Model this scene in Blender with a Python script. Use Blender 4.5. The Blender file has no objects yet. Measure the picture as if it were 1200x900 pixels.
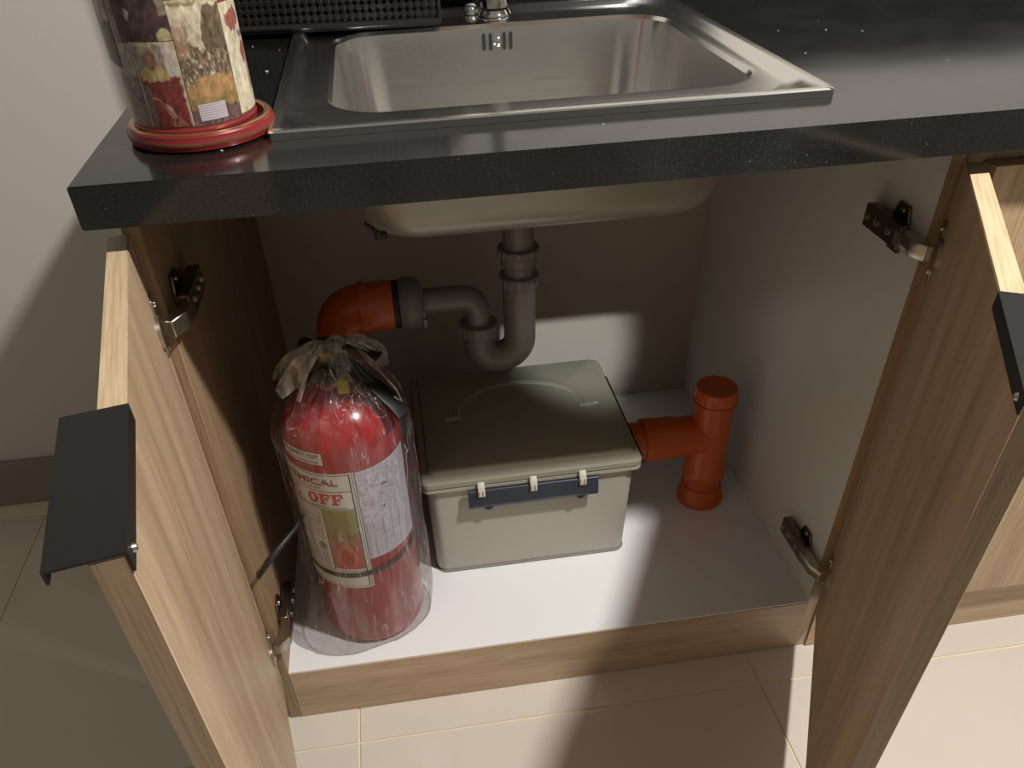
import bpy, bmesh, math, random
import numpy as np
from mathutils import Matrix, Vector

random.seed(7)
S = bpy.context.scene
COL = S.collection
PI = math.pi

# ------------------------------------------------------------------ camera
def camera():
    pitch, yaw, roll = 0.69083, 0.11634, 0.04384
    f = Vector((math.sin(yaw)*math.cos(pitch), math.cos(yaw)*math.cos(pitch), -math.sin(pitch)))
    rt = Vector((math.cos(yaw), -math.sin(yaw), 0))
    dn = f.cross(rt)
    r2 = math.cos(roll)*rt + math.sin(roll)*dn
    d2 = -math.sin(roll)*rt + math.cos(roll)*dn
    cam = bpy.data.cameras.new('camera')
    o = bpy.data.objects.new('camera', cam); COL.objects.link(o)
    m = Matrix((r2, -d2, -f)).transposed().to_4x4()
    m.translation = Vector((0.24192, -0.71558, 1.02977))
    o.matrix_world = m
    cam.sensor_fit = 'HORIZONTAL'; cam.sensor_width = 36
    cam.lens = 929.319/1200*36
    cam.shift_x = 16.605/1200; cam.shift_y = 98.406/1200
    cam.clip_start = 0.02
    S.camera = o
camera()

# ------------------------------------------------------------------ light
W = bpy.data.worlds.new('world'); S.world = W; W.use_nodes = True
W.node_tree.nodes['Background'].inputs[0].default_value = (1.0, 0.92, 0.80, 1)
W.node_tree.nodes['Background'].inputs[1].default_value = 0.20

def lamp(name, kind, loc, target, energy, color, **kw):
    l = bpy.data.lights.new(name, kind); l.energy = energy; l.color = color
    for k, v in kw.items(): setattr(l, k, v)
    o = bpy.data.objects.new(name, l); COL.objects.link(o)
    o.location = loc
    o.rotation_euler = (Vector(target)-Vector(loc)).to_track_quat('-Z', 'Y').to_euler()
    return o
# round ceiling lamp to the front right of the counter
lamp('ceiling_lamp', 'AREA', (1.09, -0.54, 1.95), (0.62, -0.15, 0.3), 39, (1.0, 0.975, 0.945), shape='DISK', size=0.10)
# added narrow spot that throws the bright patch on the back panel
lamp('added_patch_spot', 'SPOT', (0.60, -2.35, 2.55), (0.530, 0.58, 0.225), 400, (0.93, 0.97, 1.0),
     spot_size=math.radians(4.6), spot_blend=0.55, shadow_soft_size=0.03)
S.view_settings.view_transform = 'Standard'
S.view_settings.look = 'None'
S.view_settings.gamma = 1
S.view_settings.use_curve_mapping = False
S.view_settings.exposure = 0.0

# ------------------------------------------------------------------ materials
def new_mat(name):
    m = bpy.data.materials.new(name); m.use_nodes = True
    nt = m.node_tree; b = nt.nodes['Principled BSDF']
    return m, nt, b
def N(nt, t, **kw):
    n = nt.nodes.new(t)
    for k, v in kw.items(): setattr(n, k, v)
    return n
def plain(name, col, rough=0.5, metal=0.0, bump=0.0, scale=60, var=0.06, coat=0.0, spec=0.5):
    m, nt, b = new_mat(name)
    tc = N(nt, 'ShaderNodeTexCoord'); no = N(nt, 'ShaderNodeTexNoise')
    no.inputs['Scale'].default_value = scale; no.inputs['Detail'].default_value = 4
    nt.links.new(tc.outputs['Object'], no.inputs['Vector'])
    mx = N(nt, 'ShaderNodeMix', data_type='RGBA')
    mx.inputs[6].default_value = (*[c*(1-var) for c in col], 1)
    mx.inputs[7].default_value = (*[min(1, c*(1+var)) for c in col], 1)
    nt.links.new(no.outputs['Fac'], mx.inputs[0])
    nt.links.new(mx.outputs[2], b.inputs['Base Color'])
    b.inputs['Roughness'].default_value = rough; b.inputs['Metallic'].default_value = metal
    b.inputs['Coat Weight'].default_value = coat
    b.inputs['Specular IOR Level'].default_value = spec
    if bump:
        bp = N(nt, 'ShaderNodeBump'); bp.inputs['Strength'].default_value = bump
        bp.inputs['Distance'].default_value = 0.001
        nt.links.new(no.outputs['Fac'], bp.inputs['Height']); nt.links.new(bp.outputs[0], b.inputs['Normal'])
    return m
def wood(name, axis, light, dark, rough=0.45, scale=1.0):
    """oak laminate; axis = direction of the grain in object space"""
    m, nt, b = new_mat(name)
    tc = N(nt, 'ShaderNodeTexCoord')
    def layer(across, along, det, dist=0.6):
        mp = N(nt, 'ShaderNodeMapping')
        sc = [across*scale]*3; sc['xyz'.index(axis)] = along*scale
        mp.inputs['Scale'].default_value = sc
        no = N(nt, 'ShaderNodeTexNoise'); no.inputs['Scale'].default_value = 1
        no.inputs['Detail'].default_value = det; no.inputs['Distortion'].default_value = dist
        nt.links.new(tc.outputs['Object'], mp.inputs[0]); nt.links.new(mp.outputs[0], no.inputs['Vector'])
        return no
    a = layer(22, 0.9, 5); c = layer(420, 14, 3, 0.2)
    r1 = N(nt, 'ShaderNodeValToRGB')
    e = r1.color_ramp.elements
    e[0].position = 0.30; e[0].color = (*dark, 1); e[1].position = 0.68; e[1].color = (*light, 1)
    mid = r1.color_ramp.elements.new(0.5); mid.color = (*[0.35*d+0.65*l for d, l in zip(dark, light)], 1)
    nt.links.new(a.outputs['Fac'], r1.inputs[0])
    r2 = N(nt, 'ShaderNodeValToRGB'); e = r2.color_ramp.elements
    e[0].position = 0.36; e[0].color = (0.80, 0.76, 0.70, 1); e[1].position = 0.56; e[1].color = (1, 1, 1, 1)
    nt.links.new(c.outputs['Fac'], r2.inputs[0])
    mx = N(nt, 'ShaderNodeMix', data_type='RGBA', blend_type='MULTIPLY'); mx.inputs[0].default_value = 1
    nt.links.new(r1.outputs[0], mx.inputs[6]); nt.links.new(r2.outputs[0], mx.inputs[7])
    nt.links.new(mx.outputs[2], b.inputs['Base Color'])
    b.inputs['Roughness'].default_value = rough
    bp = N(nt, 'ShaderNodeBump'); bp.inputs['Strength'].default_value = 0.25; bp.inputs['Distance'].default_value = 0.0004
    nt.links.new(c.outputs['Fac'], bp.inputs['Height']); nt.links.new(bp.outputs[0], b.inputs['Normal'])
    return m

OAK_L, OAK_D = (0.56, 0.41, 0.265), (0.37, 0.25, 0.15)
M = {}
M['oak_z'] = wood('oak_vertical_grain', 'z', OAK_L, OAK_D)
M['oak_x'] = wood('oak_horizontal_grain', 'x', OAK_L, OAK_D)
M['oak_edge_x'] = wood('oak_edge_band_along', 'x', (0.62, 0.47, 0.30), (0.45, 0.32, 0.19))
M['oak_edge_z_shaded'] = wood('oak_edge_band_upright_shaded', 'z', (0.33, 0.23, 0.14), (0.23, 0.155, 0.09))  # darker than the other oak: shade on the doors' free edge put into the colour
M['oak_shaded'] = wood('oak_inside_shaded', 'z', (0.36, 0.24, 0.14), (0.23, 0.15, 0.085))  # same oak as the doors, darkened to stand for shade inside the cabinet
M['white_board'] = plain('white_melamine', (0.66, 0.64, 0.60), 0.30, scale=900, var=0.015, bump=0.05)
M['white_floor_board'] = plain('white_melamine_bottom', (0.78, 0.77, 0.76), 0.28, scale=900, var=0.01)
M['back_board'] = plain('cream_back_board', (0.48, 0.43, 0.355), 0.5, scale=8, var=0.06)
M['wall'] = plain('painted_wall', (0.60, 0.56, 0.505), 0.75, scale=260, var=0.02, bump=0.15)
M['tile'] = plain('cream_porcelain', (0.61, 0.555, 0.47), 0.10, scale=9, var=0.04)
M['skirting'] = plain('grey_skirting_tile', (0.26, 0.215, 0.175), 0.35, scale=12, var=0.06)
M['grout'] = plain('pale_grout', (0.72, 0.64, 0.44), 0.8, scale=200, var=0.06)
M['steel'] = plain('brushed_steel', (0.62, 0.60, 0.56), 0.24, 1.0, scale=300, var=0.03)
M['chrome'] = plain('chrome', (0.85, 0.84, 0.82), 0.07, 1.0, scale=50, var=0.01)
M['zinc'] = plain('zinc_plated_steel', (0.50, 0.46, 0.40), 0.28, 1.0, scale=90, var=0.1)
M['zinc_dark'] = plain('dark_nickel_steel', (0.22, 0.18, 0.14), 0.32, 1.0, scale=90, var=0.15)
M['black_metal'] = plain('black_anodised', (0.013, 0.013, 0.013), 0.45, 0.0, scale=700, var=0.2, bump=0.1, spec=0.3)
M['mesh_black'] = plain('black_enamel', (0.035, 0.035, 0.035), 0.30, 0.6, scale=80, var=0.1)
M['grey_pipe'] = plain('grey_polypropylene', (0.185, 0.172, 0.155), 0.36, scale=40, var=0.05)
M['orange_pipe'] = plain('orange_pvc', (0.56, 0.105, 0.022), 0.34, scale=30, var=0.07)
M['rubber'] = plain('black_rubber', (0.012, 0.012, 0.012), 0.5)
M['beige_plastic'] = plain('beige_polypropylene', (0.43, 0.41, 0.35), 0.42, scale=500, var=0.02, bump=0.08)
M['beige_lid'] = plain('olive_beige_polypropylene', (0.35, 0.325, 0.245), 0.38, scale=500, var=0.02, bump=0.08)
M['navy_plastic'] = plain('slate_navy_plastic', (0.028, 0.034, 0.050), 0.40, scale=60, var=0.08)
M['pale_clip'] = plain('pale_clip_plastic', (0.62, 0.60, 0.50), 0.4)
M['red_paint'] = plain('red_enamel', (0.34, 0.010, 0.016), 0.22, scale=20, var=0.06, coat=0.5)
M['brass'] = plain('brass', (0.55, 0.40, 0.18), 0.3, 1.0)
M['yellow'] = plain('olive_yellow_plastic', (0.42, 0.38, 0.03), 0.45)
M['label_white'] = plain('label_paper', (0.70, 0.67, 0.62), 0.4, scale=200, var=0.02)
M['label_lilac'] = plain('label_lilac', (0.62, 0.60, 0.68), 0.4, scale=200, var=0.02)
M['ink_red'] = plain('ink_red', (0.58, 0.035, 0.03), 0.5)
M['ink_maroon'] = plain('ink_maroon', (0.25, 0.03, 0.03), 0.5)
M['ink_black'] = plain('ink_black', (0.02, 0.02, 0.02), 0.5)
M['ink_grey'] = plain('ink_grey', (0.30, 0.27, 0.28), 0.5)
M['ink_purple'] = plain('ink_purple', (0.20, 0.17, 0.30), 0.5)
M['tin_red'] = plain('red_tinplate', (0.23, 0.018, 0.020), 0.34, 0.1, scale=40, var=0.12, coat=0.3)
M['tin_gold'] = plain('gold_tinplate', (0.50, 0.30, 0.12), 0.25, 0.8, scale=30, var=0.3)

def granite():
    m, nt, b = new_mat('black_granite')
    tc = N(nt, 'ShaderNodeTexCoord')
    no = N(nt, 'ShaderNodeTexNoise'); no.inputs['Scale'].default_value = 420; no.inputs['Detail'].default_value = 2
    no2 = N(nt, 'ShaderNodeTexNoise'); no2.inputs['Scale'].default_value = 14; no2.inputs['Detail'].default_value = 6
    vo = N(nt, 'ShaderNodeTexVoronoi'); vo.inputs['Scale'].default_value = 75
    for n in (no, no2, vo): nt.links.new(tc.outputs['Object'], n.inputs['Vector'])
    r = N(nt, 'ShaderNodeValToRGB'); e = r.color_ramp.elements
    e[0].position = 0.50; e[0].color = (0.008, 0.009, 0.009, 1); e[1].position = 0.85; e[1].color = (0.026, 0.026, 0.023, 1)
    nt.links.new(no.outputs['Fac'], r.inputs[0])
    # faint dusty film
    r3 = N(nt, 'ShaderNodeValToRGB'); e = r3.color_ramp.elements
    e[0].position = 0.42; e[0].color = (0, 0, 0, 1); e[1].position = 0.85; e[1].color = (0.008, 0.008, 0.0075, 1)
    nt.links.new(no2.outputs['Fac'], r3.inputs[0])
    add = N(nt, 'ShaderNodeMix', data_type='RGBA', blend_type='ADD'); add.inputs[0].default_value = 1
    nt.links.new(r.outputs[0], add.inputs[6]); nt.links.new(r3.outputs[0], add.inputs[7])
    # sparse pale specks
    r2 = N(nt, 'ShaderNodeValToRGB'); e = r2.color_ramp.elements
    e[0].position = 0.035; e[0].color = (0.10, 0.10, 0.09, 1); e[1].position = 0.05; e[1].color = (0, 0, 0, 1)
    nt.links.new(vo.outputs['Distance'], r2.inputs[0])
    add2 = N(nt, 'ShaderNodeMix', data_type='RGBA', blend_type='ADD'); add2.inputs[0].default_value = 1
    nt.links.new(add.outputs[2], add2.inputs[6]); nt.links.new(r2.outputs[0], add2.inputs[7])
    nt.links.new(add2.outputs[2], b.inputs['Base Color'])
    mr = N(nt, 'ShaderNodeMapRange'); mr.inputs[3].default_value = 0.08; mr.inputs[4].default_value = 0.19
    nt.links.new(no2.outputs['Fac'], mr.inputs[0]); nt.links.new(mr.outputs[0], b.inputs['Roughness'])
    b.inputs['Specular IOR Level'].default_value = 0.5
    return m
M['granite'] = granite()

def sink_steel():
    m, nt, b = new_mat('satin_stainless')
    tc = N(nt, 'ShaderNodeTexCoord'); mp = N(nt, 'ShaderNodeMapping'); mp.inputs['Scale'].default_value = (3, 250, 250)
    no = N(nt, 'ShaderNodeTexNoise'); no.inputs['Scale'].default_value = 1; no.inputs['Detail'].default_value = 3
    nt.links.new(tc.outputs['Object'], mp.inputs[0]); nt.links.new(mp.outputs[0], no.inputs['Vector'])
    mr = N(nt, 'ShaderNodeMapRange'); mr.inputs[3].default_value = 0.13; mr.inputs[4].default_value = 0.24
    nt.links.new(no.outputs['Fac'], mr.inputs[0]); nt.links.new(mr.outputs[0], b.inputs['Roughness'])
    b.inputs['Base Color'].default_value = (0.74, 0.73, 0.70, 1); b.inputs['Metallic'].default_value = 1
    b.inputs['Anisotropic'].default_value = 0.3
    return m
M['sink_steel'] = sink_steel()

def film(name, tint, alpha, rough):
    """clear plastic film: mostly see-through, glossy creases"""
    m = bpy.data.materials.new(name); m.use_nodes = True; nt = m.node_tree; nt.nodes.clear()
    out = N(nt, 'ShaderNodeOutputMaterial'); tr = N(nt, 'ShaderNodeBsdfTransparent'); gl = N(nt, 'ShaderNodeBsdfGlossy')
    df = N(nt, 'ShaderNodeBsdfTranslucent'); d2 = N(nt, 'ShaderNodeBsdfDiffuse')
    tr.inputs[0].default_value = (0.95, 0.95, 0.94, 1); gl.inputs['Roughness'].default_value = rough
    df.inputs[0].default_value = (*tint, 1); d2.inputs[0].default_value = (*tint, 1)
    tc = N(nt, 'ShaderNodeTexCoord'); mp = N(nt, 'ShaderNodeMapping'); mp.inputs['Scale'].default_value = (60, 60, 9)
    mp.inputs['Rotation'].default_value = (0.12, 0.2, 0)
    no = N(nt, 'ShaderNodeTexNoise'); no.inputs['Scale'].default_value = 1; no.inputs['Detail'].default_value = 5; no.inputs['Distortion'].default_value = 1.2
    nt.links.new(tc.outputs['Object'], mp.inputs[0]); nt.links.new(mp.outputs[0], no.inputs['Vector'])
    bp = N(nt, 'ShaderNodeBump'); bp.inputs['Strength'].default_value = 0.9; bp.inputs['Distance'].default_value = 0.004
    nt.links.new(no.outputs['Fac'], bp.inputs['Height'])
    for s in (gl, d2): nt.links.new(bp.outputs[0], s.inputs['Normal'])
    lw = N(nt, 'ShaderNodeLayerWeight'); lw.inputs[0].default_value = 0.22
    nt.links.new(bp.outputs[0], lw.inputs['Normal'])
    mr = N(nt, 'ShaderNodeMapRange'); mr.inputs[3].default_value = 0.03; mr.inputs[4].default_value = 0.45
    nt.links.new(lw.outputs['Fresnel'], mr.inputs[0])
    m1 = N(nt, 'ShaderNodeMixShader'); m2 = N(nt, 'ShaderNodeMixShader'); m3 = N(nt, 'ShaderNodeMixShader')
    m3.inputs[0].default_value = 0.5
    nt.links.new(df.outputs[0], m3.inputs[1]); nt.links.new(d2.outputs[0], m3.inputs[2])
    mr2 = N(nt, 'ShaderNodeMapRange'); mr2.inputs[1].default_value = 0.45; mr2.inputs[2].default_value = 0.75
    mr2.inputs[3].default_value = alpha*0.5; mr2.inputs[4].default_value = alpha*2.4
    nt.links.new(no.outputs['Fac'], mr2.inputs[0])
    # thin white creases along the folds, their glints painted as colour
    mp3 = N(nt, 'ShaderNodeMapping'); mp3.inputs['Scale'].default_value = (62, 62, 5); mp3.inputs['Rotation'].default_value = (-0.25, 0.35, 0.4)
    n3 = N(nt, 'ShaderNodeTexNoise'); n3.inputs['Scale'].default_value = 1; n3.inputs['Detail'].default_value = 3; n3.inputs['Distortion'].default_value = 0.8
    nt.links.new(tc.outputs['Object'], mp3.inputs[0]); nt.links.new(mp3.outputs[0], n3.inputs['Vector'])
    sb = N(nt, 'ShaderNodeMath', operation='SUBTRACT'); sb.inputs[1].default_value = 0.5
    ab = N(nt, 'ShaderNodeMath', operation='ABSOLUTE'); cr = N(nt, 'ShaderNodeMapRange')
    cr.inputs[1].default_value = 0.0; cr.inputs[2].default_value = 0.016; cr.inputs[3].default_value = 0.55; cr.inputs[4].default_value = 0.0
    ad = N(nt, 'ShaderNodeMath', operation='ADD', use_clamp=True)
    n4 = N(nt, 'ShaderNodeTexNoise'); n4.inputs['Scale'].default_value = 28; nt.links.new(tc.outputs['Object'], n4.inputs['Vector'])
    mk = N(nt, 'ShaderNodeMapRange'); mk.inputs[1].default_value = 0.40; mk.inputs[2].default_value = 0.56; nt.links.new(n4.outputs['Fac'], mk.inputs[0])
    mu = N(nt, 'ShaderNodeMath', operation='MULTIPLY'); nt.links.new(cr.outputs[0], mu.inputs[0]); nt.links.new(mk.outputs[0], mu.inputs[1])
    nt.links.new(n3.outputs['Fac'], sb.inputs[0]); nt.links.new(sb.outputs[0], ab.inputs[0]); nt.links.new(ab.outputs[0], cr.inputs[0])
    nt.links.new(mu.outputs[0], ad.inputs[0]); nt.links.new(mr2.outputs[0], ad.inputs[1]); nt.links.new(ad.outputs[0], m1.inputs[0])
    nt.links.new(tr.outputs[0], m1.inputs[1]); nt.links.new(m3.outputs[0], m1.inputs[2])
    nt.links.new(mr.outputs[0], m2.inputs[0]); nt.links.new(m1.outputs[0], m2.inputs[1]); nt.links.new(gl.outputs[0], m2.inputs[2])
    nt.links.new(m2.outputs[0], out.inputs[0])
    return m
M['film'] = film('clear_plastic_film', (0.80, 0.78, 0.76), 0.075, 0.10)
M['film_thick'] = film('bunched_plastic_film', (0.80, 0.77, 0.70), 0.50, 0.14)  # denser film, with bright crinkle glints painted in as whiteness

def print_mat():
    m, nt, b = new_mat('printed_paper')
    a = N(nt, 'ShaderNodeVertexColor'); a.layer_name = 'print'
    nt.links.new(a.outputs[0], b.inputs['Base Color']); b.inputs['Roughness'].default_value = 0.32
    return m
M['print'] = print_mat()

# ------------------------------------------------------------------ object helpers
WM = {}          # world matrices of everything built
def T(x, y, z, rz=0): return Matrix.Translation((x, y, z)) @ Matrix.Rotation(rz, 4, 'Z')
def thing(name, label, cat, loc=(0, 0, 0), rz=0, group=None, kind=None):
    o = bpy.data.objects.new(name, None); COL.objects.link(o); o.empty_display_size = 0.05
    o.matrix_world = T(*loc, rz); WM[o.name] = T(*loc, rz)
    o['label'] = label
    if cat: o['category'] = cat
    if group: o['group'] = group
    if kind: o['kind'] = kind
    return o
def tag(o, label, cat=None, group=None, kind=None):
    o['label'] = label
    if cat: o['category'] = cat
    if group: o['group'] = group
    if kind: o['kind'] = kind
    return o
def link(name, me, parent=None, mw=None, mat=None, smooth=None):
    o = bpy.data.objects.new(name, me); COL.objects.link(o)
    if mw is None: mw = WM[parent.name].copy() if parent else Matrix.Identity(4)
    WM[o.name] = mw
    if parent:
        o.parent = parent; o.matrix_basis = WM[parent.name].inverted() @ mw
    else: o.matrix_basis = mw
    if mat and not me.materials: me.materials.append(M[mat])
    return o
def finish(bm, smooth=40):
    me = bpy.data.meshes.new('mesh')
    bmesh.ops.recalc_face_normals(bm, faces=bm.faces)
    if smooth:
        for f in bm.faces: f.smooth = True
        a = math.radians(smooth)
        for e in bm.edges:
            if len(e.link_faces) == 2 and e.calc_face_angle(0) > a: e.smooth = False
    bm.to_mesh(me); bm.free(); return me
def obj(name, bm, mat, parent=None, mw=None, local=False, smooth=40):
    """bm is in world space (moved into the object's space), or already local"""
    if mw is None: mw = WM[parent.name].copy() if parent else Matrix.Identity(4)
    if not local: bmesh.ops.transform(bm, matrix=mw.inverted(), verts=bm.verts)
    return link(name, finish(bm, smooth), parent, mw, mat)
def B(): return bmesh.new()
def box(bm, x0, x1, y0, y1, z0, z1, bev=0.0, seg=2):
    t = bmesh.new(); bmesh.ops.create_cube(t, size=1)
    for v in t.verts: v.co = Vector(((x0+x1)/2+v.co.x*(x1-x0), (y0+y1)/2+v.co.y*(y1-y0), (z0+z1)/2+v.co.z*(z1-z0)))
    if bev: bmesh.ops.bevel(t, geom=t.edges[:], offset=bev, segments=seg, affect='EDGES', profile=0.5)
    join(bm, t); return bm
def join(bm, t, mat=None):
    if mat is not None: bmesh.ops.transform(t, matrix=mat, verts=t.verts)
    me = bpy.data.meshes.new('t'); t.to_mesh(me); t.free(); bm.from_mesh(me); bpy.data.meshes.remove(me); return bm
def frame_to(p, q):
    d = (Vector(q)-Vector(p)); z = d.normalized()
    x = z.orthogonal().normalized(); y = z.cross(x)
    m = Matrix((x, y, z)).transposed().to_4x4(); m.translation = Vector(p); return m, d.length
def lathe(bm, prof, origin=(0, 0, 0), n=40, mat=None, cap0=True, cap1=True):
    """prof: list of (r, z) turned about z"""
    t = bmesh.new(); rings = []
    for r, z in prof:
        rings.append([t.verts.new((r*math.cos(2*PI*i/n), r*math.sin(2*PI*i/n), z)) for i in range(n)])
    for a, b in zip(rings, rings[1:]):
        for i in range(n): t.faces.new((a[i], a[(i+1) % n], b[(i+1) % n], b[i]))
    if cap0: t.faces.new(rings[0][::-1])
    if cap1: t.faces.new(rings[-1])
    if mat is None: mat = Matrix.Translation(origin)
    return join(bm, t, mat)
def rod(bm, p, q, r, n=20, r2=None):
    m, L = frame_to(p, q); return lathe(bm, [(r, 0), (r2 if r2 is not None else r, L)], n=n, mat=m)
def tube(bm, pts, r, n=20, caps=True, scale=None):
    """sweep a circle along points; scale: per point radius list"""
    pts = [Vector(p) for p in pts]; t = bmesh.new(); rings = []
    tan = [(pts[min(i+1, len(pts)-1)]-pts[max(i-1, 0)]).normalized() for i in range(len(pts))]
    x = tan[0].orthogonal().normalized()
    for i, p in enumerate(pts):
        x = (x-tan[i]*x.dot(tan[i])).normalized(); y = tan[i].cross(x)
        rr = r if scale is None else scale[i]
        rings.append([t.verts.new(p+x*rr*math.cos(2*PI*k/n)+y*rr*math.sin(2*PI*k/n)) for k in range(n)])
    for a, b in zip(rings, rings[1:]):
        for k in range(n): t.faces.new((a[k], a[(k+1) % n], b[(k+1) % n], b[k]))
    if caps: t.faces.new(rings[0][::-1]); t.faces.new(rings[-1])
    return join(bm, t)
def arc(c, r, a0, a1, n, plane='xz'):
    out = []
    for i in range(n+1):
        a = math.radians(a0+(a1-a0)*i/n); u, v = r*math.cos(a), r*math.sin(a)
        out.append((c[0]+u, c[1], c[2]+v) if plane == 'xz' else (c[0]+u, c[1]+v, c[2]))
    return out
def rrect(x0, x1, y0, y1, r, z, k=8):
    pts = []
    for cx, cy, a in ((x1-r, y0+r, -90), (x1-r, y1-r, 0), (x0+r, y1-r, 90), (x0+r, y0+r, 180)):
        for i in range(k+1):
            t = math.radians(a+90*i/k); pts.append((cx+r*math.cos(t), cy+r*math.sin(t), z))
    return pts
def loft(bm, loops, cap0=False, cap1=False):
    t = bmesh.new(); R = [[t.verts.new(p) for p in L] for L in loops]; n = len(R[0])
    for a, b in zip(R, R[1:]):
        for i in range(n): t.faces.new((a[i], a[(i+1) % n], b[(i+1) % n], b[i]))
    if cap0: t.faces.new(R[0][::-1])
    if cap1: t.faces.new(R[-1])
    return join(bm, t)
def prism(bm, pts2, axis, a, b, bev=0):
    """extrude a 2D outline along an axis between a and b; outline given in the other two axes"""
    t = bmesh.new(); ring = []
    for h in (a, b):
        vs = []
        for u, v in pts2:
            co = {'x': (h, u, v), 'y': (u, h, v), 'z': (u, v, h)}[axis]; vs.append(t.verts.new(co))
        ring.append(vs)
    n = len(pts2)
    for i in range(n): t.faces.new((ring[0][i], ring[0][(i+1) % n], ring[1][(i+1) % n], ring[1][i]))
    t.faces.new(ring[0][::-1]); t.faces.new(ring[1])
    if bev: bmesh.ops.bevel(t, geom=t.edges[:], offset=bev, segments=1, affect='EDGES')
    return join(bm, t)

# curved prints on upright cylinders ------------------------------------------
def cyl_pt(c, r, phi, z):
    a = math.radians(phi); return (c[0]+r*math.sin(a), c[1]-r*math.cos(a), z)
def cyl_patch(c, r, p0, p1, z0, z1, nu=None, nv=1, thick=0.0002, shear=None):
    bm = B(); nu = nu or max(2, int(abs(p1-p0)/4))
    g = [[bm.verts.new(cyl_pt(c, r, p0+(p1-p0)*i/nu, z0+(z1-z0)*j/nv)) for i in range(nu+1)] for j in range(nv+1)]
    for j in range(nv):
        for i in range(nu): bm.faces.new((g[j][i], g[j][i+1], g[j+1][i+1], g[j+1][i]))
    return bm
_wr = np.random.RandomState(9).rand(97, 89)
def wob(i, j): return (_wr[i % 97, j % 89]-0.5)*0.006
def print_patch(name, parent, c, r, p0, p1, z0, z1, fn, nu, nv, soft=0):
    """patch whose colour attribute holds a small flat print: fn(u, v) -> rgb"""
    me = bpy.data.meshes.new(name); vs, fs, cols = [], [], []
    inv = (WM[parent.name]).inverted()
    for j in range(nv+1):
        for i in range(nu+1): vs.append(inv @ Vector(cyl_pt(c, r, p0+(p1-p0)*i/nu, z0+(z1-z0)*j/nv)))
    for j in range(nv):
        for i in range(nu):
            a = j*(nu+1)+i; fs.append((a, a+1, a+nu+2, a+nu+1)); cols.append(fn((i+.5)/nu+wob(i, j), (j+.5)/nv+wob(j+9, i)))
    me.from_pydata(vs, [], fs)
    at = me.color_attributes.new('print', 'FLOAT_COLOR', 'CORNER')
    g = np.array(cols, np.float32).reshape(nv, nu, 3)
    for _ in range(soft):       # soft focus of the old prints
        p = np.pad(g, ((1, 1), (1, 1), (0, 0)), 'edge')
        g = (p[:-2, 1:-1]+p[2:, 1:-1]+p[1:-1, :-2]+p[1:-1, 2:]+2*p[1:-1, 1:-1])/6
    arr = np.ones((len(fs), 4, 4), np.float32); arr[:, :, :3] = g.reshape(-1, 3)[:, None, :]
    at.data.foreach_set('color', arr.ravel())
    me.polygons.foreach_set('use_smooth', [True]*len(fs))
    return link(name, me, parent, mat='print')
def text_mesh(s, size, extr=0.0, bold=0.0):
    cu = bpy.data.curves.new('t', 'FONT'); cu.body = s; cu.size = size; cu.align_x = 'CENTER'; cu.align_y = 'CENTER'
    cu.offset = bold; cu.resolution_u = 3
    o = bpy.data.objects.new('t', cu); COL.objects.link(o)
    bpy.context.view_layer.update()
    dg = bpy.context.evaluated_depsgraph_get()
    me = bpy.data.meshes.new_from_object(o.evaluated_get(dg))
    bpy.data.objects.remove(o); bpy.data.curves.remove(cu)
    return me
def cyl_text(name, parent, s, c, r, phi, z, width_deg, height, mat, bold=0.0):
    me = text_mesh(s, 1.0, bold=bold)
    xs = [v.co.x for v in me.vertices]; ys = [v.co.y for v in me.vertices]
    x0, x1, y0, y1 = min(xs), max(xs), min(ys), max(ys); inv = WM[parent.name].inverted()
    for v in me.vertices:
        u = (v.co.x-(x0+x1)/2)/(x1-x0)*width_deg; w = (v.co.y-(y0+y1)/2)/(y1-y0)*height
        v.co = inv @ Vector(cyl_pt(c, r, phi+u, z+w))
    me.materials.clear()
    return link(name, me, parent, mat=mat)

# ================================================================== SETTING
def setting():
    # floor: bed of grout and one object per tile
    bm = B(); box(bm, -2.4, 3.2, -2.9, 0.72, -0.03, -0.0022)
    fl = obj('floor', bm, 'grout'); tag(fl, 'cream glossy tiled floor with pale grout joints', kind='structure')
    tb = B(); g = 0.0016; s = 0.604
    box(tb, -s/2+g, s/2-g, -s/2+g, s/2-g, -0.012, 0.0, 0.0007, 1)
    me = finish(tb, 30); me.materials.append(M['tile'])
    x0, y0 = 0.100, -0.058
    for i in range(-4, 5):
        for j in range(-4, 2):
            cx, cy = x0+(i+.5)*s, y0+(j+.5)*s
            if cy > 0.7: continue
            link('tile', me, fl, T(cx, cy, 0))
    yw = 0.597
    bm = B(); box(bm, -2.4, 3.2, yw, yw+0.1, -0.02, 2.6)
    w = obj('wall_back', bm, 'wall'); tag(w, 'plain beige painted wall behind the counter', kind='structure')
    # skirting of tiles along the visible wall
    b = bpy.data.objects.new('baseboard_back', None); COL.objects.link(b); WM[b.name] = Matrix.Identity(4)
    tag(b, 'grey brown tiled skirting along the back wall left of the cabinet', kind='structure')
    sb = B(); box(sb, -s/2+0.0008, s/2-0.0008, yw-0.010, yw+0.001, 0.0, 0.101, 0.001, 1)
    me = finish(sb, 30); me.materials.append(M['skirting'])
    for i in range(-4, 0): link('skirting_tile', me, b, T(x0+(i+.5)*s-0.11, 0, 0))
    bm = B(); box(bm, -0.02, 1.9, yw-0.012, yw+0.001, 0.8131, 0.935, 0.001, 1)
    t = obj('trim_1', bm, 'granite'); tag(t, 'black granite upstand along the wall behind the counter', kind='structure')
setting()

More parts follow.
